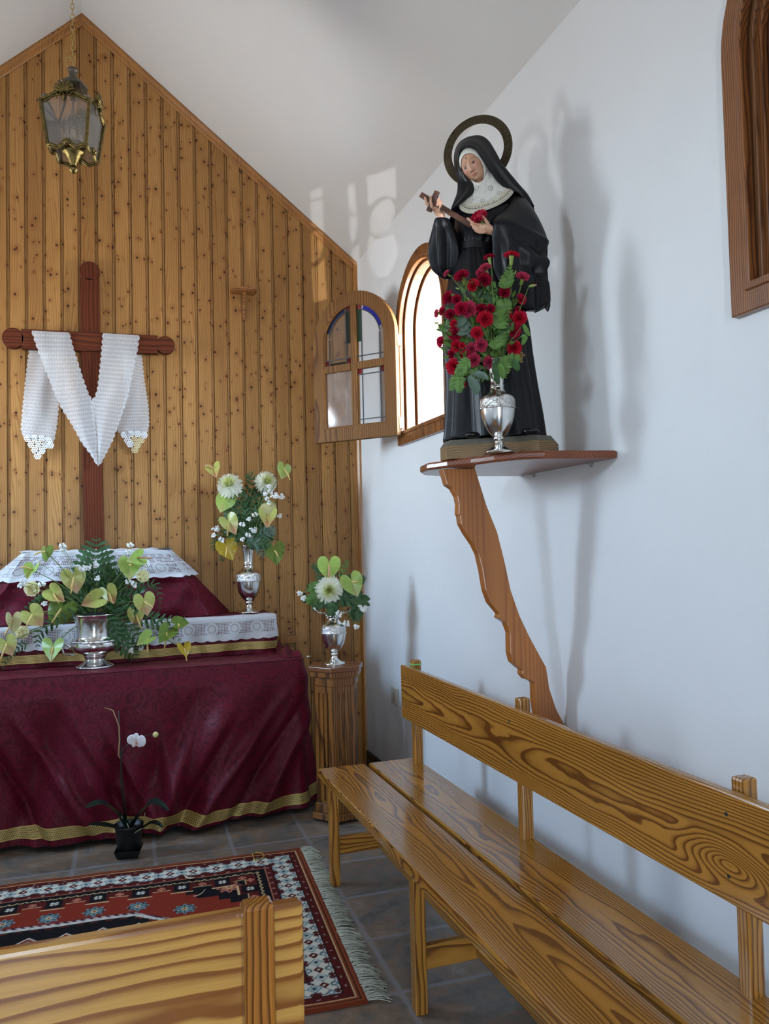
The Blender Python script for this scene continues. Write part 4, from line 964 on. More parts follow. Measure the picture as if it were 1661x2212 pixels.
# rim down to the floor
n0=len(b.v); rimI=[i*NQ for i in range(NP)]+[(NP-1)*NQ+j for j in range(1,NQ)]+[i*NQ+NQ-1 for i in range(NP-2,-1,-1)]+[j for j in range(NQ-2,0,-1)]
for i in rimI: x,y,z=b.v[i]; b.v.append((x,y,.001))
m=len(rimI); b.f+=[(rimI[k],rimI[(k+1)%m],n0+(k+1)%m,n0+k) for k in range(m)]
b.col=np.vstack([b.col,b.col[rimI]])
M['rug']=vcol('woven_wool_rug',.95,.5,500,.15)
rg=obj('rug',b,M['rug'],smooth=False,origin=(float(RO[0]),float(RO[1]),0)); tag(rg,'red and black oriental rug with ivory border on the tiled floor before the altar','rug')
rnd=random.Random(5); b=MB()
for i in range(430):
    q=RWd*(i+rnd.random())/430; a=RO+eq*q; out=-ep; cl_=math.sin(i*.21)*.5+math.sin(i*.067+1)*.6
    L_=.062+.014*rnd.random()+.008*cl_; ang=.30*cl_+rnd.uniform(-.25,.25)+.12
    d=out*math.cos(ang)+eq*math.sin(ang); pr=np.array([-d[1],d[0]])
    pts=[]
    w_=rnd.uniform(-.010,.010); h_=rnd.uniform(.004,.013)
    for k in range(6):
        t_=k/5; p=a+d*(L_*t_)+pr*(w_*math.sin(t_*3.4+cl_)); pts.append((p[0],p[1],.008*(1-t_)+.003+h_*math.sin(PI*t_)*.8))
    b.tube(pts,[.0014,.0016,.0016,.0015,.0013,.0008],4,cap=False)
obj('fringe',b,simple('cream_wool_fringe',(176,174,156),.9),rg,smooth=True,fixn=False,stuff=True,label='cream knotted fringe along the right end')
b=MB(); pts=[(548,1853),(545,1845),(553,1842),(566,1843),(571,1849),(563,1856),(551,1858)]; P=[onZ(x,y,.016) for x,y in pts]; b.tube(P+[P[0]],.0022,6)
st=obj('string_loop',b,simple('yellow_string',(190,150,40),.6),smooth=True); tag(st,'small loop of yellow string lying on the far edge of the rug','string')
b=MB(); P=[onZ(x,y,.016) for x,y in ((398,1890),(404,1896),(412,1897),(420,1895))]; b.tube(P,[.002,.006,.007,.002],6,flat=.3)
st=obj('fallen_petal',b,simple('dry_cream_petal',(200,190,160),.7),smooth=True); tag(st,'dry cream petal fallen on the far border of the rug','petal')
b=MB(); P=[onZ(x,y,.016) for x,y in ((418,1936),(428,1934),(438,1928),(443,1921))]; b.tube(P,.0016,6)
st=obj('dry_stalk',b,bpy.data.materials['dry_cream_petal'],smooth=True); tag(st,'thin pale dry stalk lying on the red rug field','stalk')
# ---------------------------------------------------------------- potted orchid
PO=(.068,3.655,0); orc=thing('potted_orchid','black-potted white orchid standing on the floor in front of the altar cloth','plant',PO)
bk_=simple('black_plastic',(12,12,14),.45)
b=MB(); 
tr=[onZ(x,y,0) for x,y in ((236,1846),(256,1868),(322,1850),(300,1830))]; cx0=sum(p[0] for p in tr)/4; cy0=sum(p[1] for p in tr)/4
sq=lambda r,z:[(cx0+r*math.cos(a),cy0+r*math.sin(a),z) for a in [math.radians(35+90*k) for k in range(4)]]
A=sq(.060,.0)+sq(.078,.035)+sq(.074,.035)+sq(.058,.006); b.add(A,[(0,3,2,1)]+[(i,(i+1)%4,4+(i+1)%4,4+i) for i in range(4)]+[(4+i,4+(i+1)%4,8+(i+1)%4,8+i) for i in range(4)]+[(8+i,8+(i+1)%4,12+(i+1)%4,12+i) for i in range(4)]+[(12,13,14,15)])
obj('saucer',b,bk_,orc,bevel=.002,label='square black saucer')
pc_=(cx0,cy0,0); b=MB(); b.lathe([(.044,.007),(.046,.01),(.058,.125),(.062,.128),(.062,.138),(.058,.138),(.054,.12),(.02,.115)],pc_,32); obj('pot',b,bk_,orc,smooth=True,label='round black plastic pot')
oy=cy0; OP=lambda x,y,d=0: Vector(onY(x,y,oy+d))
dst=simple('dark_orchid_stem',(30,34,22),.5); 
b=MB(); b.tube([OP(276,1800),OP(264,1690),OP(261,1640),OP(259,1590),OP(256,1535)],[.0035,.0032,.003,.0026,.002],8); obj('stake',b,dst,orc,smooth=True)
b=MB(); b.tube([OP(274,1800,-.01),OP(262,1690,-.012),OP(261,1640,-.012),OP(266,1618,-.02),OP(285,1602,-.03),OP(305,1592,-.03),OP(318,1588,-.03),OP(334,1586,-.03)],[.003,.003,.003,.0028,.0024,.002,.0018,.0015],8); obj('flower_stem',b,dst,orc,smooth=True)
b=MB(); b.tube([OP(259,1638,-.008),OP(256,1632,-.01),OP(258,1600,-.01),OP(257,1570,-.008),OP(252,1555,-.006),OP(244,1535,-.004),OP(240,1533),OP(226,1529)],[.002,.0026,.0026,.0025,.0024,.0022,.002,.001],8); obj('dry_stem',b,simple('dry_tan_stem',(170,132,96),.7),orc,smooth=True,label='dry tan flower spike')
wp=simple('white_orchid_petal',(236,232,236),.5)
b=MB(); fc=OP(295,1599,-.035)
vr=Vector((.96,-.2,0)); vu=Vector((0,0,1)); vn=Vector((-.15,-.98,0))
for (dx,dz,rx,rz,ro) in ((-.018,.004,.024,.022,.2),(.022,-.004,.018,.026,-.2),(-.002,.016,.012,.016,0),(-.010,-.016,.010,.014,.4),(.010,-.018,.010,.014,-.4)):
    b.ball(fc+vr*dx+vu*dz,(rx,.004,rz),16,8,M=Matrix.Rotation(.2,3,'Z')@Matrix.Rotation(ro,3,'Y'))
fl=obj('blossom',b,wp,orc,smooth=True)
b=MB(); b.ball(fc+vn*.008+vu*(-.010),(.006,.008,.008),10,6); b.ball(fc+vn*.010+vu*(-.018),(.004,.006,.006),10,6); obj('lip',b,simple('orchid_lip',(190,130,110),.5),fl,smooth=True)
b=MB(); b.ball(OP(336,1587,-.03),(.013,.011,.013),12,8); obj('bud',b,simple('orchid_bud',(206,196,130),.5),orc,smooth=True)
lf=simple('dark_orchid_leaf',(20,44,34),.3)
def leaf_strip(mb,pts,w,n=16,up=Vector((0,0,1)),fold_=.25,thick=None):
    P=[Vector(p) for p in pts]
    def at_(t):
        f=t*(len(P)-1); i=min(int(f),len(P)-2); k=f-i
        p0,p1,p2,p3=P[max(i-1,0)],P[i],P[i+1],P[min(i+2,len(P)-1)]
        return .5*((2*p1)+(p2-p0)*k+(2*p0-5*p1+4*p2-p3)*k*k+(3*p1-p0-3*p2+p3)*k**3)
    def fn(u,v):
        p=at_(u); t=(at_(min(1,u+.02))-at_(max(0,u-.02))).normalized(); s=t.cross(up).normalized(); nn=s.cross(t)
        ww=w*(max(0,math.sin(PI*min(1,u*.92+.06)))**.65); a=(v-.5)*2
        return p+s*(a*ww)+nn*(abs(a)*ww*fold_)
    mb.grid(n,6,fn)
for pts,w in (([(276,1800),(255,1762),(222,1738),(186,1745)],.050),([(280,1800),(300,1765),(330,1735),(364,1752)],.046),([(276,1800),(250,1790),(222,1785),(192,1782)],.042),([(280,1800),(300,1795),(330,1778),(352,1788)],.026)):
    b=MB(); leaf_strip(b,[OP(x,y,-.02*i) for i,(x,y) in enumerate(pts)],w); obj('leaf',b,lf,orc,smooth=True,fixn=False)
b=MB(); 
for pts in ([(284,1802),(279,1790),(274,1778)],[(290,1800),(300,1793),(305,1790)],[(312,1765),(313,1755)],[(265,1768),(262,1762)]): b.tube([OP(x,y,-.05) for x,y in pts],.0022,6)
obj('aerial_root',b,simple('pale_root',(150,146,136),.6),orc,smooth=True)
# ---------------------------------------------------------------- statue of a nun
CB=Vector((1.205,2.325,1.6005)); SV=Vector((-.6,-.8,0)).normalized(); SU=Vector((.8,-.6,0)).normalized(); SWp=Vector((0,0,1))
def SP(x,y,dv=0.0): return Vector(onP(x,y,CB+SV*dv,SV))
def spl(pts,t):
    n=len(pts)-1; f=min(max(t,0),1)*n; i=min(int(f),n-1); k=f-i
    g=lambda j:pts[min(max(j,0),n)]
    p0,p1,p2,p3=g(i-1),g(i),g(i+1),g(i+2)
    return tuple(.5*((2*b)+(c-a)*k+(2*a-5*b+4*c-d)*k*k+(3*b-a-3*c+d)*k**3) for a,b,c,d in zip(p0,p1,p2,p3))
hab=simple('black_painted_habit',(23,25,34),.34,coat=0) if False else simple('black_painted_habit',(13,14,20),.40,bump=.05,bscale=60,**{'Specular IOR Level':.32})
statue=thing('statue','painted statue of a nun in black habit with halo standing on the wall shelf','statue',CB)
# base
b=MB()
def bcor(k,ins=0):
    L1,R1=SP(965,975,.105),SP(1165,960,.105); L2,R2=SP(951,975,.055),SP(1200,960,.055)
    P=[L1,R1,R2,Vector(R2)-SV*.10,Vector(R1)-SV*.19,Vector(L1)-SV*.19,Vector(L2)-SV*.10,L2]
    c=sum((Vector((p.x,p.y,0)) for p in P),Vector())/8
    out=[]
    for p in P:
        q=Vector((p.x,p.y,0)); q=c+(q-c)*(1-ins); out.append((min(q.x,XW-.006),q.y))
    return out
b.prism(bcor(0),lambda p,q,t:(p,q,t),1.6005,1.644); obj('base',b,wood('statue_base_wood','X',2.3,.9,srgb(138,108,66),srgb(96,72,44),freq=160,rough=.55,seed=31),statue,label='brown wooden octagonal base')
b=MB(); A=bcor(0,.005); B_=bcor(0,.075); b.add([(x,y,1.644) for x,y in A]+[(x,y,1.662) for x,y in B_],[tuple(range(8,16))]+[(i,(i+1)%8,8+(i+1)%8,8+i) for i in range(8)]); obj('base_rim',b,simple('grey_painted_wood',(98,94,84),.7,noise=.2),statue,label='grey bevelled rim of the base')
ZB=1.662
hb_=MB()
def loft(mb,rows,n=96,m=None,fold=None,capt=False,capb=False,zfix=None):
    # rows: (py,xl,xr,vc,dv)
    m=m or len(rows)*8
    def fn(i,j):
        t=i; rw=spl(rows,t); py,xl,xr,vc,dv=rw[:5]; skw=rw[5] if len(rw)>5 else 0
        A,B=SP(xl,py,vc),SP(xr,py,vc); c=(A+B)/2; hw=(B-A).length/2; d=(B-A).normalized()
        q=2*PI*j; rr=1+(fold(q,t) if fold else 0)
        p=c+d*(hw*math.cos(q)*rr)+SV*(dv*math.sin(q)*rr-skw*math.cos(q))
        if zfix: p.z=zfix(p,q,t)
        p.x=min(p.x,XW-.008)
        return p
    mb.grid(m,n,fn,cv=True)
    if capt or capb:
        o=len(mb.v)-(m+1)*n
        if capt: mb.f.append(tuple(o+k for k in range(n)))
        if capb: mb.f.append(tuple(o+m*n+k for k in range(n))[::-1])
def foldfn(amp0,amp1,fr=(9,17,31),ph=(0,1,2),pw=1.2):
    def f(q,t):
        a=amp0+(amp1-amp0)*t**pw
        return a*(.55*math.sin(fr[0]*q+ph[0]+1.2*t)+.32*math.sin(fr[1]*q+ph[1]-t)+.16*math.sin(fr[2]*q+ph[2]))
    return f
def skirt_fold(q,t):
    a=.018+.125*t**1.1
    s=0
    for c,w,am in ((1.05,.09,1.0),(1.42,.07,-.7),(1.72,.08,.9),(2.02,.07,-.8),(2.35,.10,1.1),(2.75,.08,-.8),(.65,.10,.9),(.3,.1,-.7),(3.0,.1,.8),(4.0,.2,.6),(5.0,.2,.6)):
        d=(q-c-.10*(t-.5)*math.sin(c*3)); s+=am*math.exp(-(d/(w*(1.+.6*t)))**2)
    s+=.35*math.sin(34*q)*max(0,1-t*3.2)*.9
    return a*s
skrows=[(538,991,1070,.010,.066),(556,985,1078,.012,.072),(600,974,1102,.012,.082),(650,966,1126,.010,.090),(700,964,1143,.008,.096),(760,965,1151,.006,.100),(830,971,1162,.004,.104),(890,971,1173,.004,.106),(935,970,1180,.006,.108),(951,969,1183,.006,.108)]
loft(hb_,skrows,n=150,m=80,fold=skirt_fold,zfix=lambda p,q,t:max(p.z,ZB+.001) if t<.985 else ZB+.001+.004*(math.sin(9*q)+1)*.5)
torows=[(434,1004,1106,-.006,.030),(441,994,1118,-.004,.042),(455,985,1122,.004,.060),(480,984,1112,.010,.070),(505,984,1096,.012,.070),(528,989,1078,.012,.070),(541,991,1070,.010,.067)]
def tofold(q,t): return .03*math.sin(15*q+2)*t+.030*math.exp(-((q-1.45)/.18)**2)*math.sin(5.5*t*PI)*t+.02*math.sin(8*q-3*t)
loft(hb_,torows,n=96,m=40,fold=tofold,capt=True)
# viewer's right sleeve with its long hanging drape
rsl=[(424,1106,1126,-.010,.022,0),(434,1100,1141,-.002,.034,0),(454,1092,1154,.020,.048,.004),(474,1078,1166,.040,.056,.020),(488,1073,1173,.058,.054,.046),(500,1070,1177,.066,.050,.056),(520,1069,1179,.064,.048,.052),(545,1071,1179,.056,.048,.044),(575,1073,1180,.046,.048,.034),(605,1076,1183,.038,.048,.024),(628,1078,1186,.034,.048,.018),(640,1080,1187,.032,.048,.016)]
def rfold(q,t):
    s=0
    for c,w,am in ((.35,.16,1),(.75,.14,-1.1),(1.15,.14,1.1),(1.55,.14,-1.1),(1.95,.15,1.1),(2.4,.15,-1),(2.8,.14,.9)):
        d=q-c-.35*(t-.6); s+=am*math.exp(-(d/w)**2)
    ex=0
    for c0,am in ((.42,.05),(.52,-.05),(.60,.05),(.69,-.05)):
        d=(t-c0-.09*math.cos(q*1.1-.5)); ex+=am*math.exp(-(d/.035)**2)*math.exp(-((q-.75)/.75)**2)
    return .17*s*ss(.45,.9,t)+3.2*ex*ss(.28,.42,t)
def rz(p,q,t):
    h=(.030*ss(.1,.5,q)+.026*ss(.7,1.1,q)-.02*ss(1.3,1.6,q)+.03*ss(1.8,2.2,q)) if q<PI else .03
    return p.z-(h+.010*math.sin(q*9))*ss(.80,1,t)
loft(hb_,rsl,n=120,m=100,fold=rfold,capt=True,capb=True,zfix=rz)
# viewer's left sleeve
lsl=[(474,940,971,.088,.019),(479,938,973,.084,.024),(492,936,981,.072,.034),(512,934,992,.058,.042),(540,932,1000,.046,.046),(565,934,1000,.036,.044),(585,940,996,.030,.038),(598,952,984,.028,.024),(604,962,974,.028,.008)]
def lfold(q,t): return .26*(math.exp(-((q-2.5-.4*t)/.18)**2)-.9*math.exp(-((q-2.1-.3*t)/.15)**2)+math.exp(-((q-1.65-.3*t)/.16)**2)-.8*math.exp(-((q-1.2-.3*t)/.15)**2)+.9*math.exp(-((q-.8)/.2)**2))*ss(.12,.6,t)
loft(hb_,lsl,n=80,m=60,fold=lfold,capb=True)
# rolled cuffs
def cuff(px,py,v,rx,ry,ang,tilt=.5):
    c=SP(px,py,v); d=(SU*math.cos(ang)+SWp*math.sin(ang)); e=SV*math.cos(tilt)+SWp*math.sin(tilt)*.6
    hb_.tube([c+d*(rx*math.cos(2*PI*k/24))+e*(ry*math.sin(2*PI*k/24)) for k in range(25)],.0035,8,cap=False)
obj('habit',hb_,hab,statue,smooth=True,fixn=False,label='black pleated habit with wide sleeves')
b=MB(); b.grid(4,96,lambda u,v:(lambda A,B,q:((A+B)/2+(B-A)/2*math.cos(q)*1.05+SV*(.0745*math.sin(q))))(SP(990,537+15*u,.010),SP(1071,535+14*u,.010),2*PI*v)+Vector((0,0,0)),cv=True); obj('belt',b,simple('dark_painted_belt',(17,18,24),.4),statue,smooth=True,fixn=False)
b=MB()
for (x,y) in ((1020,944),(1147,934)): b.ball(SP(x,y,.112)+Vector((0,0,.000)),(.026,.030,.014),16,8,M=Matrix.Rotation(math.atan2(SU.y,SU.x),3,'Z'))
sho=[]
for (x,y) in ((1020,945),(1147,935)):
    b=MB(); p=SP(x,y,.098); b.ball((p.x,p.y,ZB+.011),(.026,.026,.011),16,8,M=Matrix.Rotation(math.atan2(SU.y,SU.x),3,'Z')); obj('shoe',b,simple('black_shoe_paint',(14,14,16),.3) if not sho else sho[0],statue,smooth=True); sho.append(bpy.data.materials['black_shoe_paint'])
b=MB(); p=SP(1127,760,.104); q_=SP(1126,784,.104); b.bar(p,q_,.0075,.004,up=SV); p1,p2=SP(1119,768,.104),SP(1134,767,.104); b.bar(p1,p2,.0075,.004,up=SV); obj('rosary_cross',b,simple('gilt_wood',(140,110,66),.5,.2),statue,label='small gilt cross hanging on the skirt')
# ---- head
HCt=SP(1025,361,.036)
def rotm(ax,an): return Matrix.Rotation(an,3,ax)
Rl,Yw,Pt=math.radians(21),math.radians(15),math.radians(14)
LOC=rotm('Z',Rl)@rotm('Y',-Yw)@rotm('X',Pt)      # local x right, y up, z to the viewer
BAS=Matrix((SU,SWp,SV)).transposed()
HM=BAS@LOC
HA,HBh,HD=.0425,.0605,.0490
def feat(a,b_,z):
    f=0.; g=lambda x,s:math.exp(-(x/s)**2)
    aa=abs(a)
    if z>0:
        nose=max(0.,min(1.,(.26-b_)/.53))
        f+=.0098*g(a,.115+.05*nose)*nose**1.15*(1 if b_>-.265 else g(b_+.265,.05))
        f+=.0022*g(aa-.15,.07)*g(b_+.255,.05)
        f-=.0044*g(aa-.37,.19)*g(b_-.10,.10)
        f+=.0034*g(aa-.37,.13)*g(b_-.055,.055)
        f+=.0016*g(aa-.36,.24)*g(b_-.235,.05)
        f+=.0030*g(a,.25)*g(b_+.440,.030)*(1-.3*g(a,.04))+.0036*g(a,.17)*g(b_+.520,.036)-.0014*g(a,.20)*g(b_+.478,.014)
        f-=.0016*g(a,.17)*g(b_+.60,.04)
        f+=.0046*g(a,.24)*g(b_+.70,.14)
        f+=.0022*g(aa-.52,.22)*g(b_+.14,.20)
    return f
def headp(th,ph):
    a=math.sin(th)*math.sin(ph); b_=math.cos(th); z=math.sin(th)*math.cos(ph)
    w=1-.36*max(0,-b_-.05)**1.3; r=1.0
    x=a*HA*w; y=b_*HBh; zz2=z*HD*(1-.10*max(0,-b_)) 
    # flatten the face front a little
    fw=feat(a*1.0,b_,z)
    n=Vector((a*.6,b_*.35,max(z,.0)+.2)).normalized()
    return Vector((x,y,zz2))+n*fw
sk=MB()
nt,npn=150,200
def hg(u,v): return HM@headp(PI*(.002+.996*v),2*PI*u)+HCt
sk.grid(npn,nt,hg,cu=True,flip=True)
def capsule(pts,rad,n=12):
    P=[Vector(p) for p in pts]; sk.tube(P,rad,n)
    for p,r in ((P[0],rad[0] if hasattr(rad,'__len__') else rad),(P[-1],rad[-1] if hasattr(rad,'__len__') else rad)): sk.ball(p,(r,r,r),n,8)
neckb=SP(1052,430,.0)
capsule([HCt-HM@Vector((0,.020,.012)),(HCt+neckb)/2+Vector((0,0,-.01)),neckb],[.026,.026,.034],20)
capsule([SP(1004,462,-.005),SP(1052,462,-.005),SP(1108,466,-.01)],[.026,.045,.026],16)
capsule([SP(1050,440,.0),SP(1035,540,.005)],[.05,.04],16)
# arms to the wrists
capsule([SP(1008,470,-.01),SP(990,535,.0),SP(966,545,.045),SP(955,485,.084),SP(953,466,.090)],[.024,.018,.018,.0135,.0125],14)
capsule([SP(1108,466,-.01),SP(1150,520,.03),SP(1085,506,.098),SP(1066,498,.112)],[.026,.020,.016,.0155],14)
def fing(pts,r0=.0056,r1=.0040):
    P=[SP(*p) for p in pts]; n=len(P); capsule(P,[r0+(r1-r0)*i/(n-1) for i in range(n)],10)
def palm(pts,rx,flat):
    P=[SP(*p) for p in pts]
    sk.tube(P,rx,14,flat=flat)
    for p,r in ((P[0],rx[0]),(P[-1],rx[-1])): sk.ball(p,(r*.8,r*.8,r*.8),12,8)
# raised hand (viewer's left): palm, four fingers, thumb
palm([(955,474,.089),(951,463,.094),(944,455,.099),(938,448,.103)],[.0125,.0145,.0150,.0115],.78)
fing([(937,452,.106),(929,449,.112),(922,440,.118),(918,427,.116)],.0060,.0042)
fing([(939,452,.110),(933,446,.122),(930.5,436,.128),(930.5,425,.124)],.0060,.0042)
fing([(941,450,.098),(939,440,.098),(938,430,.096),(937.5,420,.095)],.0058,.0042)
fing([(945,453,.102),(944,446,.114),(946,437,.124),(949,428.5,.122)],.0058,.0041)
fing([(952,463,.100),(949,455,.112),(951,445,.120),(953.5,436,.120)],.0058,.0042)
# lower hand (viewer's right): back of the hand to the viewer
palm([(1069,500,.114),(1060,497,.120),(1049,493,.125),(1040,490,.126)],[.0160,.0200,.0208,.0165],.66)
fing([(1044,486,.128),(1032,484,.130),(1020,479,.130),(1010,472,.128)],.0066,.0042)
fing([(1043,491,.130),(1032,491,.133),(1024,488,.134),(1018,484,.128)],.0064,.0044)
fing([(1044,496,.129),(1034,497,.132),(1027,495,.132),(1022,491,.126)],.0062,.0043)
fing([(1047,501,.127),(1038,502,.130),(1031,500,.129),(1026,497,.124)],.0056,.0040)
fing([(1058,492,.128),(1053,482,.138),(1047,473,.142),(1042,466,.140)],.0066,.0046)
tmp=bpy.data.objects.new('tmp_body',mesh('tmp_body',sk,hab)); COL.objects.link(tmp)
rm=tmp.modifiers.new('r','REMESH'); rm.mode='VOXEL'; rm.voxel_size=.00145
sm=tmp.modifiers.new('s','SMOOTH'); sm.factor=.5; sm.iterations=2
dg=bpy.context.evaluated_depsgraph_get(); ev=tmp.evaluated_get(dg); me2=ev.to_mesh()
nv=len(me2.vertices); co_=np.empty(nv*3); me2.vertices.foreach_get('co',co_); co_=co_.reshape(-1,3)
fcs=[tuple(p.vertices) for p in me2.polygons]; ev.to_mesh_clear(); bpy.data.objects.remove(tmp)
body=MB(); body.v=[tuple(p) for p in co_]; body.f=fcs
HMi=np.array(HM.inverted()); loc=(co_-np.array(HCt))@HMi.T
b_=loc[:,1]/HBh; wv=1-.36*np.clip(-b_-.05,0,None)**1.3; a_=loc[:,0]/(HA*wv)
face=(np.abs(b_)<1.05)&(np.abs(a_)<1.1)&(loc[:,2]>0)
skin=np.array(srgb(212,164,136)[:3]); colr=np.tile(skin,(nv,1))
def blend(w,c):
    global colr
    colr=colr*(1-w[:,None])+np.array(srgb(*c)[:3])*w[:,None]
ga=lambda x,s:np.exp(-(x/s)**2)
aa=np.abs(a_)
blend(face*.45*ga(aa-.50,.22)*ga(b_+.14,.20),(210,128,112))
blend(face*.30*ga(aa-.37,.20)*ga(b_-.16,.07),(176,120,92))
lip=face*np.clip((1-np.hypot(a_/.27,(b_+.480)/.075))*5,0,1); blend(lip*.8,(186,112,102)); blend(face*np.clip((1-np.hypot(a_/.27,(b_+.478-.02*aa*3)/.012))*3,0,1)*.7,(120,60,54))
def almond(s):
    da=(a_*s-.37)/.190; db=b_-.045
    up=.062*(1-da**2); lo=-.050*(1-da**2)
    return da,db,up,lo
for s in (-1,1):
    da,db,up,lo=almond(s); ins=face*(np.abs(da)<1)*(db<up)*(db>lo); blend(ins.astype(float)*.9,(220,206,194))
    ir=ins*(np.hypot(a_*s-.37+ .02*s,(b_-.045)*1.1)<.092); blend(ir.astype(float),(46,26,20))
    lash=face*(np.abs(da)<1.1)*np.clip(1-np.abs(db-np.maximum(up,-.01))/.022,0,1); blend(lash*.9,(60,36,28))
    lidc=face*(np.abs(da)<1.15)*np.clip(1-np.abs(db-up*1.0-.055)/.012,0,1); blend(lidc*.35,(140,92,70))
    br=face*(np.abs(a_*s-.38)<.27)*np.clip(1-np.abs(b_-(.245+.05-.9*(a_*s-.34)**2))/(.016+.010*np.clip((.5-(a_*s-.1))/.5,0,1)),0,1); blend(br*.95,(70,42,30))
blend(face*.35*ga(aa-.10,.05)*ga(b_+.305,.03),(150,96,76))
wnd=face*(((np.abs(a_+.02)<.022)&(np.abs(b_-.44)<.085))|((np.abs(a_+.02)<.07)&(np.abs(b_-.50)<.024))); blend(wnd.astype(float)*.85,(84,34,26))
# nail and knuckle tint on the finger tips
for (x,y,d) in ((918,427,.116),(930.5,425,.124),(937.5,420,.095),(949,428.5,.122),(953.5,436,.120),(1010,472,.128),(1018,484,.128),(1022,491,.126),(1026,497,.124),(1042,466,.140)):
    dd=np.linalg.norm(co_-np.array(SP(x,y,d)),axis=1); blend(np.exp(-(dd/.006)**2)*.35,(222,150,130))
body.col=colr
M['skin']=vcol('painted_skin',.38,0,300,.5)
obj('body',body,M['skin'],statue,smooth=True,fixn=False,label='painted face, neck and hands')
# ---- white wimple: coif and collar
M['wimple']=vcol('white_painted_wimple',.55,0,300,.4)
b=MB(); NQ_,NR=120,30
def coif(u,v):
    q=2*PI*u
    ea,eb=.80*math.sin(q),-.13+.80*math.cos(q)       # face oval in (a,b)
    rr=math.hypot(ea,eb); d=(ea/rr,eb/rr) if rr>1e-6 else (0,1)
    # from the oval edge outwards, round to the back of the head
    r0=min(.985,rr); t0=math.asin(r0); t=t0+(PI*.86-t0)*v
    k=math.sin(t); z=math.cos(t); a,bb=d[0]*k,d[1]*k
    w=1-.30*max(0,-bb-.05)**1.35
    off=1.075+.02*math.sin(min(1,v*6)*PI/2)
    p=Vector((a*HA*w*off,bb*HBh*off,z*HD*(1-.10*max(0,-bb))*off+.0015))
    if v==0: p=p*.955
    return HM@p+HCt
b.grid(NQ_,NR,coif,cu=True)
RG=[[(1019,388,.056),(1025,393,.070),(1033,394.5,.076),(1041,391,.072),(1047,382,.062),(1052,370,.048),(1057,358,.024),(1056,352,-.01),(1040,350,-.04),(1020,365,-.03),(1014,384,.02)],
[(1023.5,402,.058),(1028,406,.070),(1036,408,.074),(1045,405.5,.072),(1055,398,.064),(1062,387,.050),(1068,378,.024),(1064,370,-.02),(1045,372,-.045),(1026,385,-.03),(1020,395,.02)],
[(1022,411,.055),(1028,416.5,.068),(1038,418.5,.072),(1050,415.5,.070),(1063,408,.060),(1073,399,.046),(1080,393,.020),(1074,390,-.02),(1048,392,-.045),(1026,400,-.03),(1019,405,.02)],
[(1012,423,.054),(1020,429,.068),(1034,431,.075),(1052,428,.072),(1069,420,.062),(1083,409,.046),(1091,401,.020),(1082,399,-.02),(1050,402,-.05),(1022,411,-.03),(1010,418,.02)],
[(999,433,.052),(1006,443,.070),(1022,447.5,.080),(1048,442,.077),(1073,432,.066),(1092,419,.048),(1101,406,.020),(1092,404,-.02),(1050,408,-.055),(1014,420,-.03),(1000,426,.02)],
[(990.5,441,.048),(996,454.5,.070),(1017,461.5,.086),(1047,455,.082),(1076,443.5,.070),(1098,429,.050),(1111,411.5,.020),(1100,408,-.02),(1050,412,-.06),(1008,428,-.03),(993,434,.02)]]
RG3=[[SP(*p) for p in r]+[SP(*r[0])] for r in RG]
def cyc(P,u):
    n=len(P)-1; f=(u%1)*n; i=int(f); k=f-i; g=lambda j:P[j%n]
    p0,p1,p2,p3=g(i-1),g(i),g(i+1),g(i+2)
    return .5*((2*p1)+(p2-p0)*k+(2*p0-5*p1+4*p2-p3)*k*k+(3*p1-p0-3*p2+p3)*k**3)
def bib(u,v):
    K=[tuple(cyc(r,u)) for r in RG3]; p=Vector(spl(K,v))
    return p+SV*(.006*ss(.5,.9,v)+.0011*math.sin(30*v+14*u)+.0008*math.sin(60*u+18*v))*ss(0,.15,v)*ss(1,.9,v)
o_b=len(b.v); NU,NV2=260,120
b.grid(NU,NV2,bib,cu=True)
P_=np.array(b.v); col=np.tile(np.array(srgb(226,226,218)[:3]),(len(P_),1))
# embroidered rosettes and scalloped edging, painted where they stand on the collar
uu=np.repeat(np.arange(NU)/NU,NV2+1); vv=np.tile(np.arange(NV2+1)/NV2,NU); sub=P_[o_b:]; cs=col[o_b:].copy()
cs[vv>.70]=np.array(srgb(214,210,192)[:3])
dk=np.array(srgb(86,76,60)[:3])
for (px,py) in ((1030.5,406),(1059,406),(1079,416.5),(1017,434),(1042,434.5),(1058.5,370)):
    bestc=None
    # nearest collar point to the ray
    d0=ray(px,py); d0=d0/np.linalg.norm(d0); rel=sub-CC; tt=rel@d0; dist=np.linalg.norm(rel-tt[:,None]*d0,axis=1)+(tt-tt.min())*.02
    c0=sub[np.argmin(dist)]
    e1_=np.array(SU); e2_=np.array(SWp); e3_=np.array(SV)
    rx=(sub-c0)@e1_; ry=(sub-c0)@e2_; near=np.linalg.norm(sub-c0,axis=1)<.02
    r=np.hypot(rx,ry); th=np.arctan2(ry,rx)
    m=near&(((r>.0052)&(r<.0084)&(np.cos(11*th)>.25))|(r<.0014)); cs[m]=dk
ph=uu*2*PI
sc=.880-.022*np.abs(np.sin(uu*46*PI/1.0)); m=(np.abs(vv-sc)<.011); cs[m]=dk
m=(np.abs(((uu*46)%1)-.5)<.30)&(vv>.795)&(vv<.835)&(np.sin(uu*46*2*PI*3)>.1); cs[m]=dk
col[o_b:]=cs; b.col=col
obj('wimple',b,M['wimple'],statue,smooth=True,fixn=False,label='white wimple and embroidered collar')
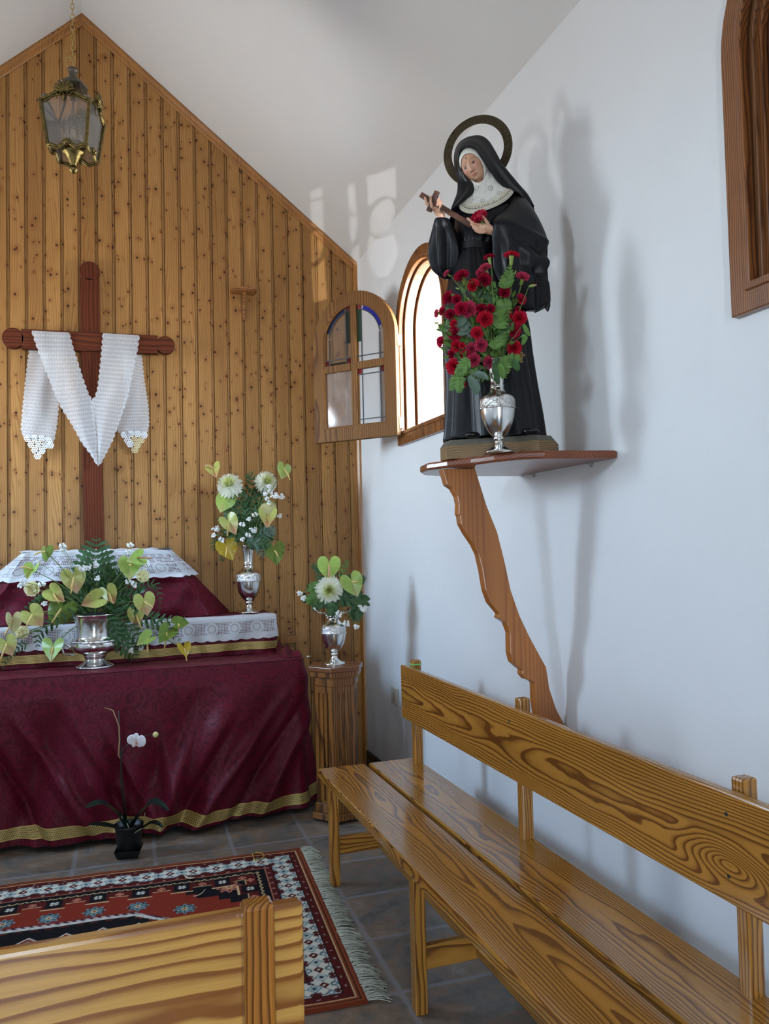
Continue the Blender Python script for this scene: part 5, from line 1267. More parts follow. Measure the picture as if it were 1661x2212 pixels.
# ---- veil
Eg=[(979,453),(991.8,440),(1010,425.4),(1021.6,415),(1024.5,404),(1020,395),(1010,385.5),(1001,370.5),(994.5,357.5),(989.5,343),(992,328),(1001.4,319),(1010,317.5),(1018,318.5),(1027.4,323),(1035.5,334),(1045,347.4),(1056,363),(1064,372.5),(1072,386),(1085,401),(1100,408.5),(1112,412)]
Ev=[.075,.078,.076,.066,.056,.050,.052,.058,.064,.070,.076,.080,.084,.086,.086,.084,.078,.064,.052,.044,.038,.034,.03]
Og=[(974.5,456),(977,446),(982,431),(986,420),(988,409),(988.5,398),(987.5,386),(984.5,373),(982.5,358),(982,340),(985,322),(993,308),(1003,300),(1014,295),(1028,292.5),(1042,294),(1056,304),(1070,326),(1083,350),(1099,371),(1120,397),(1140,421),(1153,447)]
Ov=[.070,.066,.058,.050,.042,.036,.032,.030,.028,.024,.022,.020,.018,.016,.014,.010,.006,.000,-.004,-.006,-.006,-.004,.0]
b=MB(); NT_=len(Eg)
def veil(u,v):
    ex,ey=spl(Eg,u); (ev_,)=spl([(x,) for x in Ev],u); ox,oy=spl(Og,u); (ov,)=spl([(x,) for x in Ov],u)
    E_=SP(ex,ey,ev_); O_=SP(ox,oy,ov)
    cx_,cy_=1035+25*ss(.55,1,u)+(-12)*ss(.35,0,u),(ey+oy)/2*.4+.6*min(max(oy,330),470)
    Bk=SP(cx_,cy_,-.062); 
    m1=E_.lerp(O_,.30)+SV*.010; m2=E_.lerp(O_,.70)+SV*(.006)
    mid=O_.lerp(Bk,.5)-SV*.012+(O_-SP(1040,380,ov)).normalized()*.004
    K=[tuple(E_-SV*.010+(O_-E_)*.03),tuple(E_),tuple(m1),tuple(m2),tuple(O_),tuple(mid),tuple(Bk)]
    p=Vector(spl(K,v))
    fd=.0022*math.sin(v*26+u*5)*ss(.15,.3,v)*ss(.70,.5,v)
    p+=SV*fd
    p.x=min(p.x,XW-.01); return p
b.grid(130,40,veil)
def veilback(u,v):   # cape of the veil falling behind the shoulders
    py=440+90*v; xl,xr=spl([(985,1152),(972,1158),(966,1166),(968,1170)],v)
    q=PI+PI*u; A,B=SP(xl,py,-.005),SP(xr,py,-.005); c=(A+B)/2; p=c+(B-A)/2*math.cos(q)+SV*(.066*math.sin(q)*(1+.06*math.sin(13*q))); p.x=min(p.x,XW-.008); return p
b.grid(60,14,veilback)
vo_=obj('veil',b,hab,statue,smooth=True,fixn=False,label='long black veil')
so=vo_.modifiers.new('thick','SOLIDIFY'); so.thickness=.003; so.offset=-1
# ---- halo
hl=MB(); hc=SP(1031,326,-.052); n=96
hx=(SU*.985+SV*.17).normalized(); hz=(SWp*.985-SU*.05).normalized()
def hp(r,k): 
    q=2*PI*k/n; return hc+hx*(r*math.cos(q)*1.0)+hz*(r*math.sin(q)*.985)
hnn=hx.cross(hz).normalized(); 
if hnn.dot(SV)<0: hnn=-hnn
pr=[(.124,-.003),(.125,0),(.123,.003),(.120,.0035),(.119,.0025),(.099,.0025),(.098,.0035),(.0955,.003),(.0945,0),(.0955,-.003)]
vs=[]; 
for k in range(n):
    for r,t in pr: vs.append(hp(r,k)+hnn*t)
m=len(pr); hl.add(vs,[(k*m+i,k*m+(i+1)%m,((k+1)%n)*m+(i+1)%m,((k+1)%n)*m+i) for k in range(n) for i in range(m)])
t=NT('dark_engraved_halo_metal'); vo=t.n('ShaderNodeTexVoronoi',{'Vector':t.pos(),'Scale':70.}); wn=t.noise(t.pos(),90,2,.5,3.); t.bsdf(t.ramp(wn,[(.35,srgb(40,34,22)),(.6,srgb(84,72,48))]),.5,.55,t.bump(wn,.6,.003)); M['halo']=t.m
obj('halo',hl,M['halo'],statue,smooth=False,auto=True,label='dark engraved metal halo ring')
# ---- hand-held crucifix and rose
M['cruc']=wood('dark_crucifix_wood','X',2.2,2.3,srgb(92,58,42),srgb(60,34,26),freq=260,rough=.45,seed=33)
b=MB(); b.bar(SP(909,420.5,.112),SP(1019,488,.118),.0165,.011,up=SV); b.bar(SP(944.5,413.5,.118),SP(926,457,.112),.0165,.011,up=SV)
c_=obj('hand_cross',b,M['cruc'],bevel=.001); tag(c_,'small dark wooden cross held in the hands of the nun statue','cross')
b=MB(); rc=SP(1035,467,.136); rndr=random.Random(3)
def petal(mb,c,nrm,up_,r,cup,n=8):
    sd=up_.cross(nrm).normalized(); upv=nrm.cross(sd)
    def fn(u,v):
        a=(v-.5)*2; ww=r*(math.sin(PI*min(1,.15+u*.80)))**.6
        p=c+upv*(r*1.5*u)+sd*(a*ww)+nrm*(cup*(u*u*1.2+.5*a*a*u)-.0+.10*r*math.sin(3*a+u*4))
        return p
    mb.grid(n,6,fn)
ax_=(SV*.8+SWp*.5-SU*.2).normalized(); s1=ax_.orthogonal().normalized(); s2=ax_.cross(s1)
for ring_,(nn_,rr_,tl) in enumerate(((3,.008,.05),(5,.012,.35),(6,.016,.75),(7,.017,1.15))):
    for k in range(nn_):
        a=2*PI*k/nn_+ring_*.7; d=s1*math.cos(a)+s2*math.sin(a)
        upv=(ax_*math.cos(tl)+d*math.sin(tl)).normalized(); nm=(d*math.cos(tl)-ax_*math.sin(tl)).normalized()*-1
        petal(b,rc-ax_*.014+d*(.0035+ring_*.0012),nm,upv,rr_,.006)
b.ball(rc-ax_*.004,(.012,.012,.012),12,8)
ro=thing('rose','crimson rose held in the lower hand of the nun statue','rose',rc)
obj('bloom',b,simple('crimson_rose_petal',(182,14,58),.5),ro,smooth=True,fixn=False)
b=MB(); leaf_strip(b,[SP(1036,476,.146),SP(1040,480,.150),SP(1043,485,.148)],.008,8); b.tube([rc-ax_*.012,SP(1038,486,.134),SP(1042,493,.130)],.002,6); obj('leaf',b,simple('rose_leaf_green',(86,130,50),.5),ro,smooth=True,fixn=False)
# ---------------------------------------------------------------- flowers
RF=random.Random(11)
def gcol(mb,fn): mb.col=np.array([fn(Vector(p)) for p in mb.v]); return mb
def lin(c): return np.array(srgb(*c)[:3])
M['petal']=vcol('spathe_and_petals',.32,0,300,.5); M['softpetal']=vcol('soft_petals',.55,0,300,.3)
def translucent(m,amt):
    t=m.node_tree; out=[n for n in t.nodes if n.type=='OUTPUT_MATERIAL'][0]; bs=[n for n in t.nodes if n.type=='BSDF_PRINCIPLED'][0]; vc=[n for n in t.nodes if n.type=='VERTEX_COLOR'][0]
    tl=t.nodes.new('ShaderNodeBsdfTranslucent'); mx=t.nodes.new('ShaderNodeMixShader'); mx.inputs[0].default_value=amt
    t.links.new(vc.outputs[0],tl.inputs[0]); t.links.new(bs.outputs[0],mx.inputs[1]); t.links.new(tl.outputs[0],mx.inputs[2]); t.links.new(mx.outputs[0],out.inputs[0])
translucent(M['petal'],.28); translucent(M['softpetal'],.38)
for k in ('petal','softpetal'):
    for nd in M[k].node_tree.nodes:
        if nd.type=='BSDF_PRINCIPLED': nd.inputs['Subsurface Weight'].default_value=0
M['stemg']=simple('green_flower_stem',(96,120,52),.5); M['calyx']=simple('pale_green_calyx',(140,160,74),.45); M['leafd']=simple('dark_fern_green',(44,82,36),.5,noise=.35,nscale=40); M['leafm']=simple('mid_leaf_green',(84,122,50),.5,noise=.3,nscale=40); M['leafb']=simple('blue_green_leaf',(84,108,92),.5,noise=.2,nscale=40)
M['spadix']=simple('cream_spadix',(212,178,108),.55); M['spadixp']=simple('pink_spadix',(206,150,112),.55); M['white']=simple('papery_white_blossom',(234,234,230),.75)
class ARR:   # one arrangement: turns a pixel and a depth offset into a point around the vase axis
    def __init__(s,c,mouth):
        s.c=Vector(c); s.n=Vector((-c[0],-c[1],0)).normalized(); s.m=Vector((c[0],c[1],mouth)); s.r=Vector((-s.n.y,s.n.x,0)); 
        if s.r.x<0: s.r=-s.r
        s.sc=FOC/float(np.dot(np.array(s.m)-CC,CF))
    def P(s,x,y,dv=0.): return Vector(onP(x,y,s.c+s.n*dv,s.n))
UPV=Vector((0,0,1))
# --- anthurium
HEART=[(0,.10),(.08,.33),(.24,.46),(.42,.42),(.545,.22),(.54,-.04),(.42,-.30),(.24,-.52),(.08,-.68),(0,-.76)]
def heart_mesh(name,var,fold,cup):
    b=MB(); full=[(x,y) for x,y in HEART]+[(-x,y) for x,y in HEART[-2:0:-1]]
    def ol(u): return spl(full+[full[0]],u)
    def fn(u,v):
        x,y=ol(u); r=v
        X,Y=x*r,y*r+.0; 
        z=fold*abs(X)*1.0-cup*(X*X*.8+(Y+.1)**2)*.9+.05*math.sin(5*math.atan2(Y,X))*r*r*.5+(.10*max(0,-Y-.5))
        return (X*(1-.25*abs(fold)),Y,z)
    b.grid(48,10,fn,cu=True)
    def cf(p):
        r=math.hypot(p.x,p.y); tip=max(0.,min(1.,(-p.y-.05)/.6)); ctr=math.exp(-(p.x/.13)**2)
        th=math.atan2(p.y-.08,p.x); vein=max(0,math.cos(th*11))**8*min(1,r*3)
        base={'A':(196,200,108),'B':(120,144,56),'C':(172,202,100),'D':(196,166,40),'P':(214,206,150)}[var]
        c=lin(base)
        if var=='A': c=c*(1-min(1,1.2*tip)*(.6+.4*ctr))+lin((210,136,112))*min(1,1.2*tip)*(.6+.4*ctr)
        if var=='C': c=c*(1-.5*ctr*tip)+lin((206,160,130))*.5*ctr*tip
        if var=='B': c=c*(1-.65*vein)+lin((58,84,34))*.65*vein
        else: c=c*(1-.28*vein)+lin((96,128,50))*.28*vein
        edge=max(0,min(1,(r-.42)/.15))*.25
        c=c*(1-edge)+lin((206,206,140))*edge if var in 'AC' else c
        return c*(.94+.06*math.sin(40*p.x)*math.sin(31*p.y))
    gcol(b,cf); me=mesh(name,b,M['petal'],True); return me
HMs={}
for v_ in 'ABCDP':
    for fi,(fo,cu_) in enumerate(((.10,.10),(.55,.05),(-.25,.25))): HMs[v_,fi]=heart_mesh('spathe',v_,fo,cu_)
def frame(nrm,tipdir):
    z=nrm.normalized(); y=-(tipdir-z*tipdir.dot(z)).normalized(); x=y.cross(z); return Matrix((x,y,z)).transposed()
def part(name,me,parent,M4=None,mat=None):
    o=bpy.data.objects.new(name,me); COL.objects.link(o); o.parent=parent; WO[o.name]=(0,0,0)
    if M4 is not None: o.matrix_local=M4
    return o
def stem(parent,pts,r,mat,name='stem',n=6):
    o=Vector(parent.location); K=[tuple(Vector(p)-o) for p in pts]
    b=MB(); m=14; b.tube([spl(K,i/m) for i in range(m+1)],r,n); return obj(name,b,mat,parent,smooth=True,local=True,fixn=False)
def mouth_path(A,p,out=.04,k=.55):
    m=A.m+Vector((RF.uniform(-.02,.02),RF.uniform(-.02,.02),-.02)); mid=m.lerp(p,k)+Vector((0,0,out))
    return [m,mid,p]
def anthurium(A,at_,tip,wpx,spx,lean,var,fi,label,dv=.05,group='green anthuriums',pink=False):
    p=A.P(at_[0],at_[1],dv); t=A.P(tip[0],tip[1],dv)-p
    t3=t.normalized() if t.length>1e-5 else -UPV
    nrm=(A.n*1.0+A.r*lean[0]+UPV*lean[1]).normalized()
    o=thing('anthurium',label,'anthurium',p,group)
    s=wpx/A.sc/1.08
    R=frame(nrm,t3); part('spathe',HMs[var,fi],o,(Matrix.Translation(R@Vector((0,0,0)))@R.to_4x4()@Matrix.Scale(s,4)))
    if spx:
        e=A.P(spx[0],spx[1],dv+.022); d=e-p; b=MB(); K=[tuple(R@Vector((0,0,.002))),tuple(d*.5+nrm*.010),tuple(d)]
        b.tube([spl(K,i/8) for i in range(9)],[.0022+.0022*math.sin(PI*min(1,.25+.6*i/8)) for i in range(9)],8); b.ball(d,(.003,.003,.003),8,6); obj('spadix',b,M['spadixp' if pink else 'spadix'],o,smooth=True,local=True,fixn=False)
    stem(o,mouth_path(A,p-nrm*.004,.03),.0022,M['stemg'])
    return o
U=ARR(UB,UB[2]+.25)
UA=[((98,1191),(101,1219),32,(74,1199),(-.8,.2),'B',2,'dark glossy anthurium at the upper left of the urn arrangement, spadix pointing left'),
((70,1231),(66,1261),36,(45,1226),(-.4,.9),'C',1,'shiny light green anthurium left of the urn, folded, above a cream rose'),
((159,1247),(165,1277),51,(153,1282),(.0,.1),'A',0,'broad green and pink anthurium facing forward above the urn, below the fern top'),
((116,1282),(146,1305),42,(127,1303),(-.2,.3),'A',1,'folded anthurium with a long pink tip left of the urn mouth'),
((106,1285),(90,1277),26,(105,1298),(-.3,.4),'C',1,'small green anthurium half hidden behind the pink-tipped folded one'),
((132,1315),(113,1346),60,(112,1345),(-.1,.1),'B',2,'largest dark-veined green anthurium just left of the urn rim'),
((70,1328),(92,1352),46,(57,1354),(-.1,.2),'A',0,'yellow-green anthurium with red tip beside the large dark-veined one'),
((27,1340),(25,1381),40,(9,1373),(.5,.3),'P',1,'pale cream anthurium at the far left of the urn arrangement'),
((15,1390),(29,1420),40,(1,1425),(.0,.2),'A',0,'green and pink anthurium hanging lowest at the left frame edge'),
((114,1399),(113,1413),48,(110,1419),(.0,.8),'C',1,'small butterfly-folded anthurium hanging left of the urn bowl'),
((234,1280),(247,1305),40,(243,1303),(.1,.2),'A',1,'folded green anthurium with pink throat above the urn, right of centre'),
((208,1296),(180,1306),46,None,(-.1,.3),'A',1,'anthurium with a pink tip pointing left, low over the urn mouth'),
((280,1220),(279,1248),48,(285,1222),(.0,.3),'C',0,'bright glossy green anthurium facing forward at the upper right of the urn'),
((297,1205),(275,1212),40,(327,1206),(.5,.2),'C',1,'light green anthurium with a pink spadix sticking out to the right'),
((312,1299),(317,1324),46,(329,1313),(.1,.1),'A',0,'yellow-green anthurium on the right side of the urn, below the right cream rose'),
((293,1328),(294,1355),40,(305,1358),(.0,.2),'A',1,'pink-tipped anthurium right of the urn rim with a long drooping spadix'),
((319,1380),(296,1396),38,(319,1409),(-.2,.7),'C',1,'lime anthurium curling over the fern right of the urn bowl'),
((360,1367),(338,1398),44,(355,1400),(.2,.6),'B',1,'dark green anthurium at the right of the urn arrangement, seen edge-on'),
((385,1348),(408,1342),36,(385,1362),(.2,.7),'B',1,'dark green anthurium reaching furthest right toward the tall vase'),
((397,1401),(398,1414),34,(403,1427),(.1,.9),'D',1,'tiny yellow-green anthurium dangling lowest at the right over the gold braid')]
for i,(a,t,w,s_,l,v_,f_,lab) in enumerate(UA): anthurium(U,a,t,w,s_,l,v_,f_,lab,dv=.055+.03*math.sin(i*2.4),group='anthuriums in the urn',pink=(i==13))
A1_=ARR(V1,V1[2]+.37)
for i,(a,t,w,s_,l,v_,f_,lab) in enumerate([((462,1014),(468,1031),36,(443,1005),(-.3,.7),'A',1,'pinkish anthurium at the top left of the tall vase with its spadix pointing left'),
((613,1013),(605,1039),34,(626,1036),(.5,.1),'C',0,'green anthurium standing highest at the top right of the tall vase'),
((486,1078),(481,1098),46,None,(-.1,.5),'C',2,'bright green heart-shaped anthurium below the left chrysanthemum of the tall vase'),
((495,1129),(507,1152),44,(491,1157),(.0,.3),'A',1,'folded green anthurium at the left middle of the tall vase above the yellow one'),
((577,1114),(576,1128),44,(581,1138),(.1,.6),'A',1,'butterfly-shaped anthurium at the right middle of the tall vase'),
((490,1181),(502,1210),46,(487,1204),(.1,.1),'D',0,'yellow anthurium hanging at the lower left of the tall vase neck'),
((593,1189),(597,1213),46,(601,1202),(.1,.2),'B',0,'dark green anthurium hanging at the lower right of the tall vase neck'),
((584,1096),(592,1112),36,None,(.3,.3),'P',2,'pale anthurium half hidden behind the right middle one in the tall vase')]): anthurium(A1_,a,t,w,s_,l,v_,f_,lab,dv=.04+.02*math.sin(i*2.),group='anthuriums in the tall vase',pink=i==0)
A2_=ARR(V2,V2[2]+.32)
anthurium(A2_,(710.5,1221),(711,1254),50,(711,1246),(.0,.35),'C',0,'glossy green anthurium at the top of the pedestal vase above the chrysanthemum',dv=.035,group='anthuriums in the pedestal vase',pink=True)
anthurium(A2_,(760,1257),(771,1285),49,(774,1256),(.1,.1),'C',0,'veined light green anthurium at the right of the pedestal vase',dv=.045,group='anthuriums in the pedestal vase')
# --- chrysanthemum
def mum_mesh():
    b=MB(); cols=[]; N=300; ga_=PI*(3-math.sqrt(5))
    for i in range(N):
        f=(i+.5)/N; t=math.radians(4+116*f**.7)+RF.uniform(-.10,.10); a=i*ga_+RF.uniform(-.12,.12); d=Vector((math.sin(t)*math.cos(a),math.sin(t)*math.sin(a),math.cos(t)))
        L=(.38+.32*f)*RF.uniform(.88,1.12); ax=Vector((0,0,1)); sd=d.cross(ax).normalized(); nn=sd.cross(d)
        w=.050+.030*f; root=Vector((0,0,-.10))+d*(.14+.30*f)
        n0=len(b.v)
        def fn(u,v):
            k=(v-.5)*2; bend=(.22*(1-f)+.12)*u*u
            p=root+d*(L*u)+ax*(bend*L)+sd*(k*w*(math.sin(PI*min(1,.12+.83*u)))**.55)-nn*(.35*w*(1-k*k))
            return p
        b.grid(5,2,fn)
        for q in range(len(b.v)-n0): 
            u=(q//3)/5; g=max(0,1-f*2.4); c=lin((248,248,236))*(1-g)+lin((222,228,140))*g; cols.append(c)
    b.col=np.array(cols); return mesh('bloom',b,M['softpetal'],True)
MUM=mum_mesh()
def mum(A,x,y,r,lean,label,dv):
    p=A.P(x,y,dv); nrm=(A.n+A.r*lean[0]+UPV*lean[1]).normalized(); o=thing('chrysanthemum',label,'chrysanthemum',p,'white chrysanthemums')
    R=frame(nrm,-UPV+A.r*.1); part('bloom',MUM,o,R.to_4x4()@Matrix.Scale(r/A.sc*1.04,4)); stem(o,mouth_path(A,p-nrm*.01,.02),.003,M['stemg'])
mum(A1_,495,1046,27,(-.2,.55),'white chrysanthemum at the upper left of the tall vase',.03)
mum(A1_,576,1040,24,(.35,.3),'white chrysanthemum at the upper right of the tall vase, partly behind small white blossoms',.02)
mum(A2_,711,1275,29,(.0,-.05),'large white chrysanthemum with yellow-green centre in the pedestal vase',.06)
# --- cream roses
def rose_mesh():
    b=MB(); cols=[]
    for ring_,(nn_,rr_,tl,off) in enumerate(((3,.42,.05,.06),(4,.55,.22,.16),(5,.66,.45,.26),(6,.72,.8,.34))):
        for k in range(nn_):
            a=2*PI*k/nn_+ring_*.7; d=Vector((math.cos(a),math.sin(a),0)); z=Vector((0,0,1)); upv=(z*math.cos(tl)+d*math.sin(tl)); nm=-(d*math.cos(tl)-z*math.sin(tl))
            n0=len(b.v); petal(b,Vector((0,0,-.55))+d*off,nm,upv,rr_,.18); cols+=[lin((255,250,214))]*(len(b.v)-n0)
    b.col=np.array(cols); return mesh('bloom',b,M['softpetal'],True)
ROSE=rose_mesh()
for x,y,r,l,lab in ((70,1272,15,(-.3,.0),'cream rose at the left of the urn arrangement under the shiny folded anthurium'),(308,1245,13,(.2,.3),'cream rose at the right of the urn arrangement below the small white blossoms'),(48,1366,13,(-.1,.4),'faded cream rose low at the left of the urn behind the pale anthurium')):
    p=U.P(x,y,.03); nrm=(U.n+U.r*l[0]+UPV*l[1]).normalized(); o=thing('rose',lab,'rose',p,'cream roses in the urn'); part('bloom',ROSE,o,frame(nrm,-UPV).to_4x4()@Matrix.Scale(r/U.sc*1.1,4)); stem(o,mouth_path(U,p-nrm*.012,.02),.0025,M['stemg'])
# --- small white blossoms
def blos_mesh(seed,n,sp):
    r=random.Random(seed); b=MB()
    for i in range(n):
        a=r.uniform(0,2*PI); q=sp*math.sqrt(r.random()); c=Vector((q*math.cos(a),q*math.sin(a)*.8,r.uniform(-.004,.006)))
        for k in range(4):
            t=2*PI*k/4+r.random(); e=c+Vector((math.cos(t)*.0028,math.sin(t)*.0028,r.uniform(0,.003))); b.ball(e,(.0036,.0036,.0030),7,5)
    return mesh('blossoms',b,M['white'],True)
BLS=[blos_mesh(i,n,s) for i,(n,s) in enumerate(((14,.017),(10,.013),(20,.021)))]
def sprig(A,x,y,k,lean,label,group,dv,st=True):
    p=A.P(x,y,dv); nrm=(A.n+A.r*lean[0]+UPV*lean[1]).normalized(); o=thing('white_blossom_sprig',label,'blossom',p,group)
    part('blossoms',BLS[k],o,frame(nrm,-UPV+A.r*RF.uniform(-.8,.8)).to_4x4())
    if st: stem(o,mouth_path(A,p-nrm*.003,.03),.0012,M['stemg'],n=5)
lu='sprig of tiny white papery blossoms in the urn arrangement'
for x,y,k in ((135,1180,0),(136,1190,1),(84,1215,1),(50,1257,0),(45,1265,1),(90,1262,0),(96,1305,1),(52,1329,1),(175,1226,2),(203,1221,2),(190,1228,1),(211,1250,1),(281,1178,0),(277,1192,1),(314,1217,2),(312,1228,1),(278,1256,0),(289,1262,0),(306,1400,1),(284,1405,1)):
    sprig(U,x,y,k,(RF.uniform(-.4,.4),RF.uniform(-.2,.5)),lu,'white blossom sprigs in the urn',.03+RF.uniform(-.02,.03))
lt_='sprig of tiny white papery blossoms in the tall vase'
for x,y,k in ((580,1051,1),(584,1062,0),(593,1071,2),(606,1073,2),(573,1068,1),(577,1078,1),(581,1087,1),(551,1112,0),(538,1122,1),(523,1133,0),(547,1144,2),(536,1156,0),(524,1165,1),(466,1142,2),(462,1157,1),(478,1166,0),(604,1115,1)):
    sprig(A1_,x,y,k,(RF.uniform(-.4,.4),RF.uniform(-.2,.5)),lt_,'white blossom sprigs in the tall vase',.05+RF.uniform(-.01,.02))
for x,y,k,lab in ((648,1282,1,'small white blossom sprig furthest left of the pedestal vase'),(656,1292,1,'white blossom sprig just above the left handle of the pedestal vase'),(783,1313,2,'white blossom sprig hanging at the right of the pedestal vase'),(732,1326,0,'white blossom sprig lying against the neck of the pedestal vase'),(748,1347,0,'white blossom sprig touching the shoulder of the pedestal vase'),(770,1354,1,'white blossom sprig hanging lowest at the right of the pedestal vase')):
    sprig(A2_,x,y,k,(0,-.1),lab,'white blossom sprigs in the pedestal vase',.055)
# --- carnations
def carn_mesh(seed,c0,c1):
    r=random.Random(seed); b=MB(); cols=[]
    for i in range(30):
        f=(i+.5)/30; t=math.radians(8+84*f); a=i*2.39996+r.uniform(-.2,.2); d=Vector((math.sin(t)*math.cos(a),math.sin(t)*math.sin(a),math.cos(t)*.75)); sd=d.cross(Vector((0,0,1))).normalized(); nn=sd.cross(d).normalized()
        L=.62+.38*f+r.uniform(-.06,.06); w=.34+.12*f; ph=r.uniform(0,6); n0=len(b.v); root=Vector((0,0,-.15))
        def fn(u,v):
            k=(v-.5)*2; jag=r.uniform(-.06,.10) if u>.99 else 0
            p=root+d*(L*(u*(1-.12*k*k)+jag*.8))+sd*(k*w*u**.8)+nn*(.17*math.sin(k*6+ph)*u*u+.08*math.sin(k*13+2*ph)*u**3+.10*u*u-.05)
            return p
        b.grid(5,12,fn)
        for q in range(len(b.v)-n0): u=(q//13)/5; cols.append(c0*(1-u)*.75+c1*u if u<.99 else c1*1.15)
    b.col=np.clip(np.array(cols),0,1); return mesh('bloom',b,M['softpetal'],True)
CAR=[carn_mesh(1,lin((130,8,46)),lin((204,28,74))),carn_mesh(2,lin((112,8,38)),lin((178,18,60))),carn_mesh(3,lin((160,14,42)),lin((216,34,64))),carn_mesh(4,lin((150,24,66)),lin((216,76,112)))]
cx_=MB(); cx_.lathe([(.05,-1.55),(.20,-1.45),(.26,-1.1),(.27,-.7),(.36,-.25),(.44,-.05)],(0,0,0),12,capt=False); CALYX=mesh('calyx',cx_,M['calyx'],True)
A3_=ARR(V3,V3[2]+.27)
CL=[(1230,135,105,.15,1.6,2),(905,165,80,-.25,1.5,1),(850,315,90,-.4,1.0,3),(765,385,62,-.7,.5,3),(290,400,55,-1.4,.9,3),(505,430,118,-.5,.9,1),(835,495,108,.0,.1,1),(670,565,92,-.2,.15,2),(1390,440,98,.3,1.0,3),(1130,665,88,.1,.2,1),(1375,770,80,.8,.1,0),(320,745,100,-.5,.2,1),(440,775,74,-.1,.1,1),(150,975,58,-1.8,.1,3),(228,940,66,-1.3,.3,0),(345,985,78,-.3,.1,1),(500,905,100,-.3,.0,0),(615,915,120,.1,.0,3),(790,905,74,.0,-.1,1),(930,905,66,.3,.1,1),(845,1055,112,.0,-.1,2),(1145,1005,94,.2,.0,2),(1320,925,54,.4,.2,1),(1350,1035,104,.3,.0,2),(395,1115,58,-.4,.2,2),(420,1260,108,-.2,-.1,0),(205,1385,80,-1.3,-.1,0),(735,1255,88,.0,.0,2),(1260,1220,110,.4,-.1,0),(430,1445,84,-.3,-.1,2),(518,1435,48,.2,.1,2),(790,1435,98,.2,-.2,3),(655,1490,92,-.2,-.1,3),(560,1575,76,-.4,-.1,0),(685,1645,98,.0,-.3,3),(1270,1470,104,.3,-.3,2),(360,1560,64,-.5,-.1,1),(910,1680,94,.1,-.5,3),(385,1740,112,-.6,-.3,2),(440,1965,48,-.3,-.6,2),(542,2000,44,.1,-.6,2)]
ORD=['lowest','second lowest','third lowest','fourth lowest','fifth lowest','sixth lowest','seventh lowest','eighth lowest','ninth lowest','tenth lowest','eleventh lowest','twelfth lowest']
bands=[[],[],[],[]]
for i,c in enumerate(CL):
    bands[0 if c[0]<400 else 1 if c[0]<600 else 2 if c[0]<900 else 3].append(i)
BN=['along the left edge of the bouquet before the statue','left of centre in the bouquet before the statue','in the middle of the bouquet before the statue','on the right side of the bouquet before the statue']
CLAB={}
for bi,l in enumerate(bands):
    for k,i in enumerate(sorted(l,key=lambda i:-CL[i][1])):
        CLAB[i]='red carnation, %s one %s'%(ORD[k],BN[bi])
SKV=Vector((-.6,-.8,0))
for i,(zx,zy,zr,lx_,ly_,v_) in enumerate(CL):
    x,y=920+zx*.1505,530+zy*.1505; fr_=1-min(1,math.hypot((x-1030)/110,(y-690)/160)); dv=.0+.055*fr_+.012*math.sin(i*1.7)
    p=A3_.P(x,y,dv); nrm=(A3_.n*(1.0 if abs(ly_)<1.2 else .25)+A3_.r*lx_+UPV*ly_).normalized()
    o=thing('carnation',CLAB[i],'carnation',p,'red carnations in the vase before the statue'); s=zr*.1505/A3_.sc*1.08
    R=frame(nrm,-UPV+A3_.r*.3).to_4x4()@Matrix.Rotation(i*1.3,4,'Z')@Matrix.Scale(s,4)
    part('bloom',CAR[v_],o,R); part('calyx',CALYX,o,frame(nrm,-UPV+A3_.r*.3).to_4x4()@Matrix.Scale(s*.92,4))
    stem(o,[A3_.m+Vector((RF.uniform(-.015,.015),RF.uniform(-.015,.015),-.02)),A3_.m.lerp(p-nrm*(s*2.6),.6)+Vector((0,0,.02)),p-nrm*(s*2.4),p-nrm*(s*1.3)],.0019,M['stemg'])
for zx,zy,dx,dy,lab in ((455,620,-.8,.3,'closed green carnation bud at the upper left of the bouquet'),(1280,392,.5,1.,'closed green carnation bud at the upper right, beside the top red carnation'),(1525,580,1.2,.1,'carnation bud with a pink tip reaching furthest right'),(610,775,-.5,.8,'small green carnation bud in the upper middle of the bouquet'),(150,1115,-1.5,.0,'thin pale carnation bud sticking out left against the bright window')):
    x,y=920+zx*.1505,530+zy*.1505; p=A3_.P(x,y,.03); d=(A3_.r*dx+UPV*dy+A3_.n*.2).normalized(); o=thing('carnation_bud',lab,'carnation bud',p,'carnation buds before the statue')
    b=MB(); sz=1.0 if zx in (1525,) else .62
    b.tube([d*(t-.5)*.022*sz for t in (0,.2,.5,.8,1)],[.001*sz,.0042*sz,.0050*sz,.0036*sz,.001*sz],8); obj('calyx',b,M['calyx'],o,smooth=True,local=True,fixn=False)
    if zx==1525: b=MB(); b.ball(d*.010,(.0034,.0034,.0034),8,6); obj('petal_tip',b,simple('pink_bud_tip',(206,120,120),.6),o,smooth=True,local=True,fixn=False)
    stem(o,[A3_.m,A3_.m.lerp(p,.6)+Vector((0,0,.01)),p-d*.010],.0012,M['stemg'])
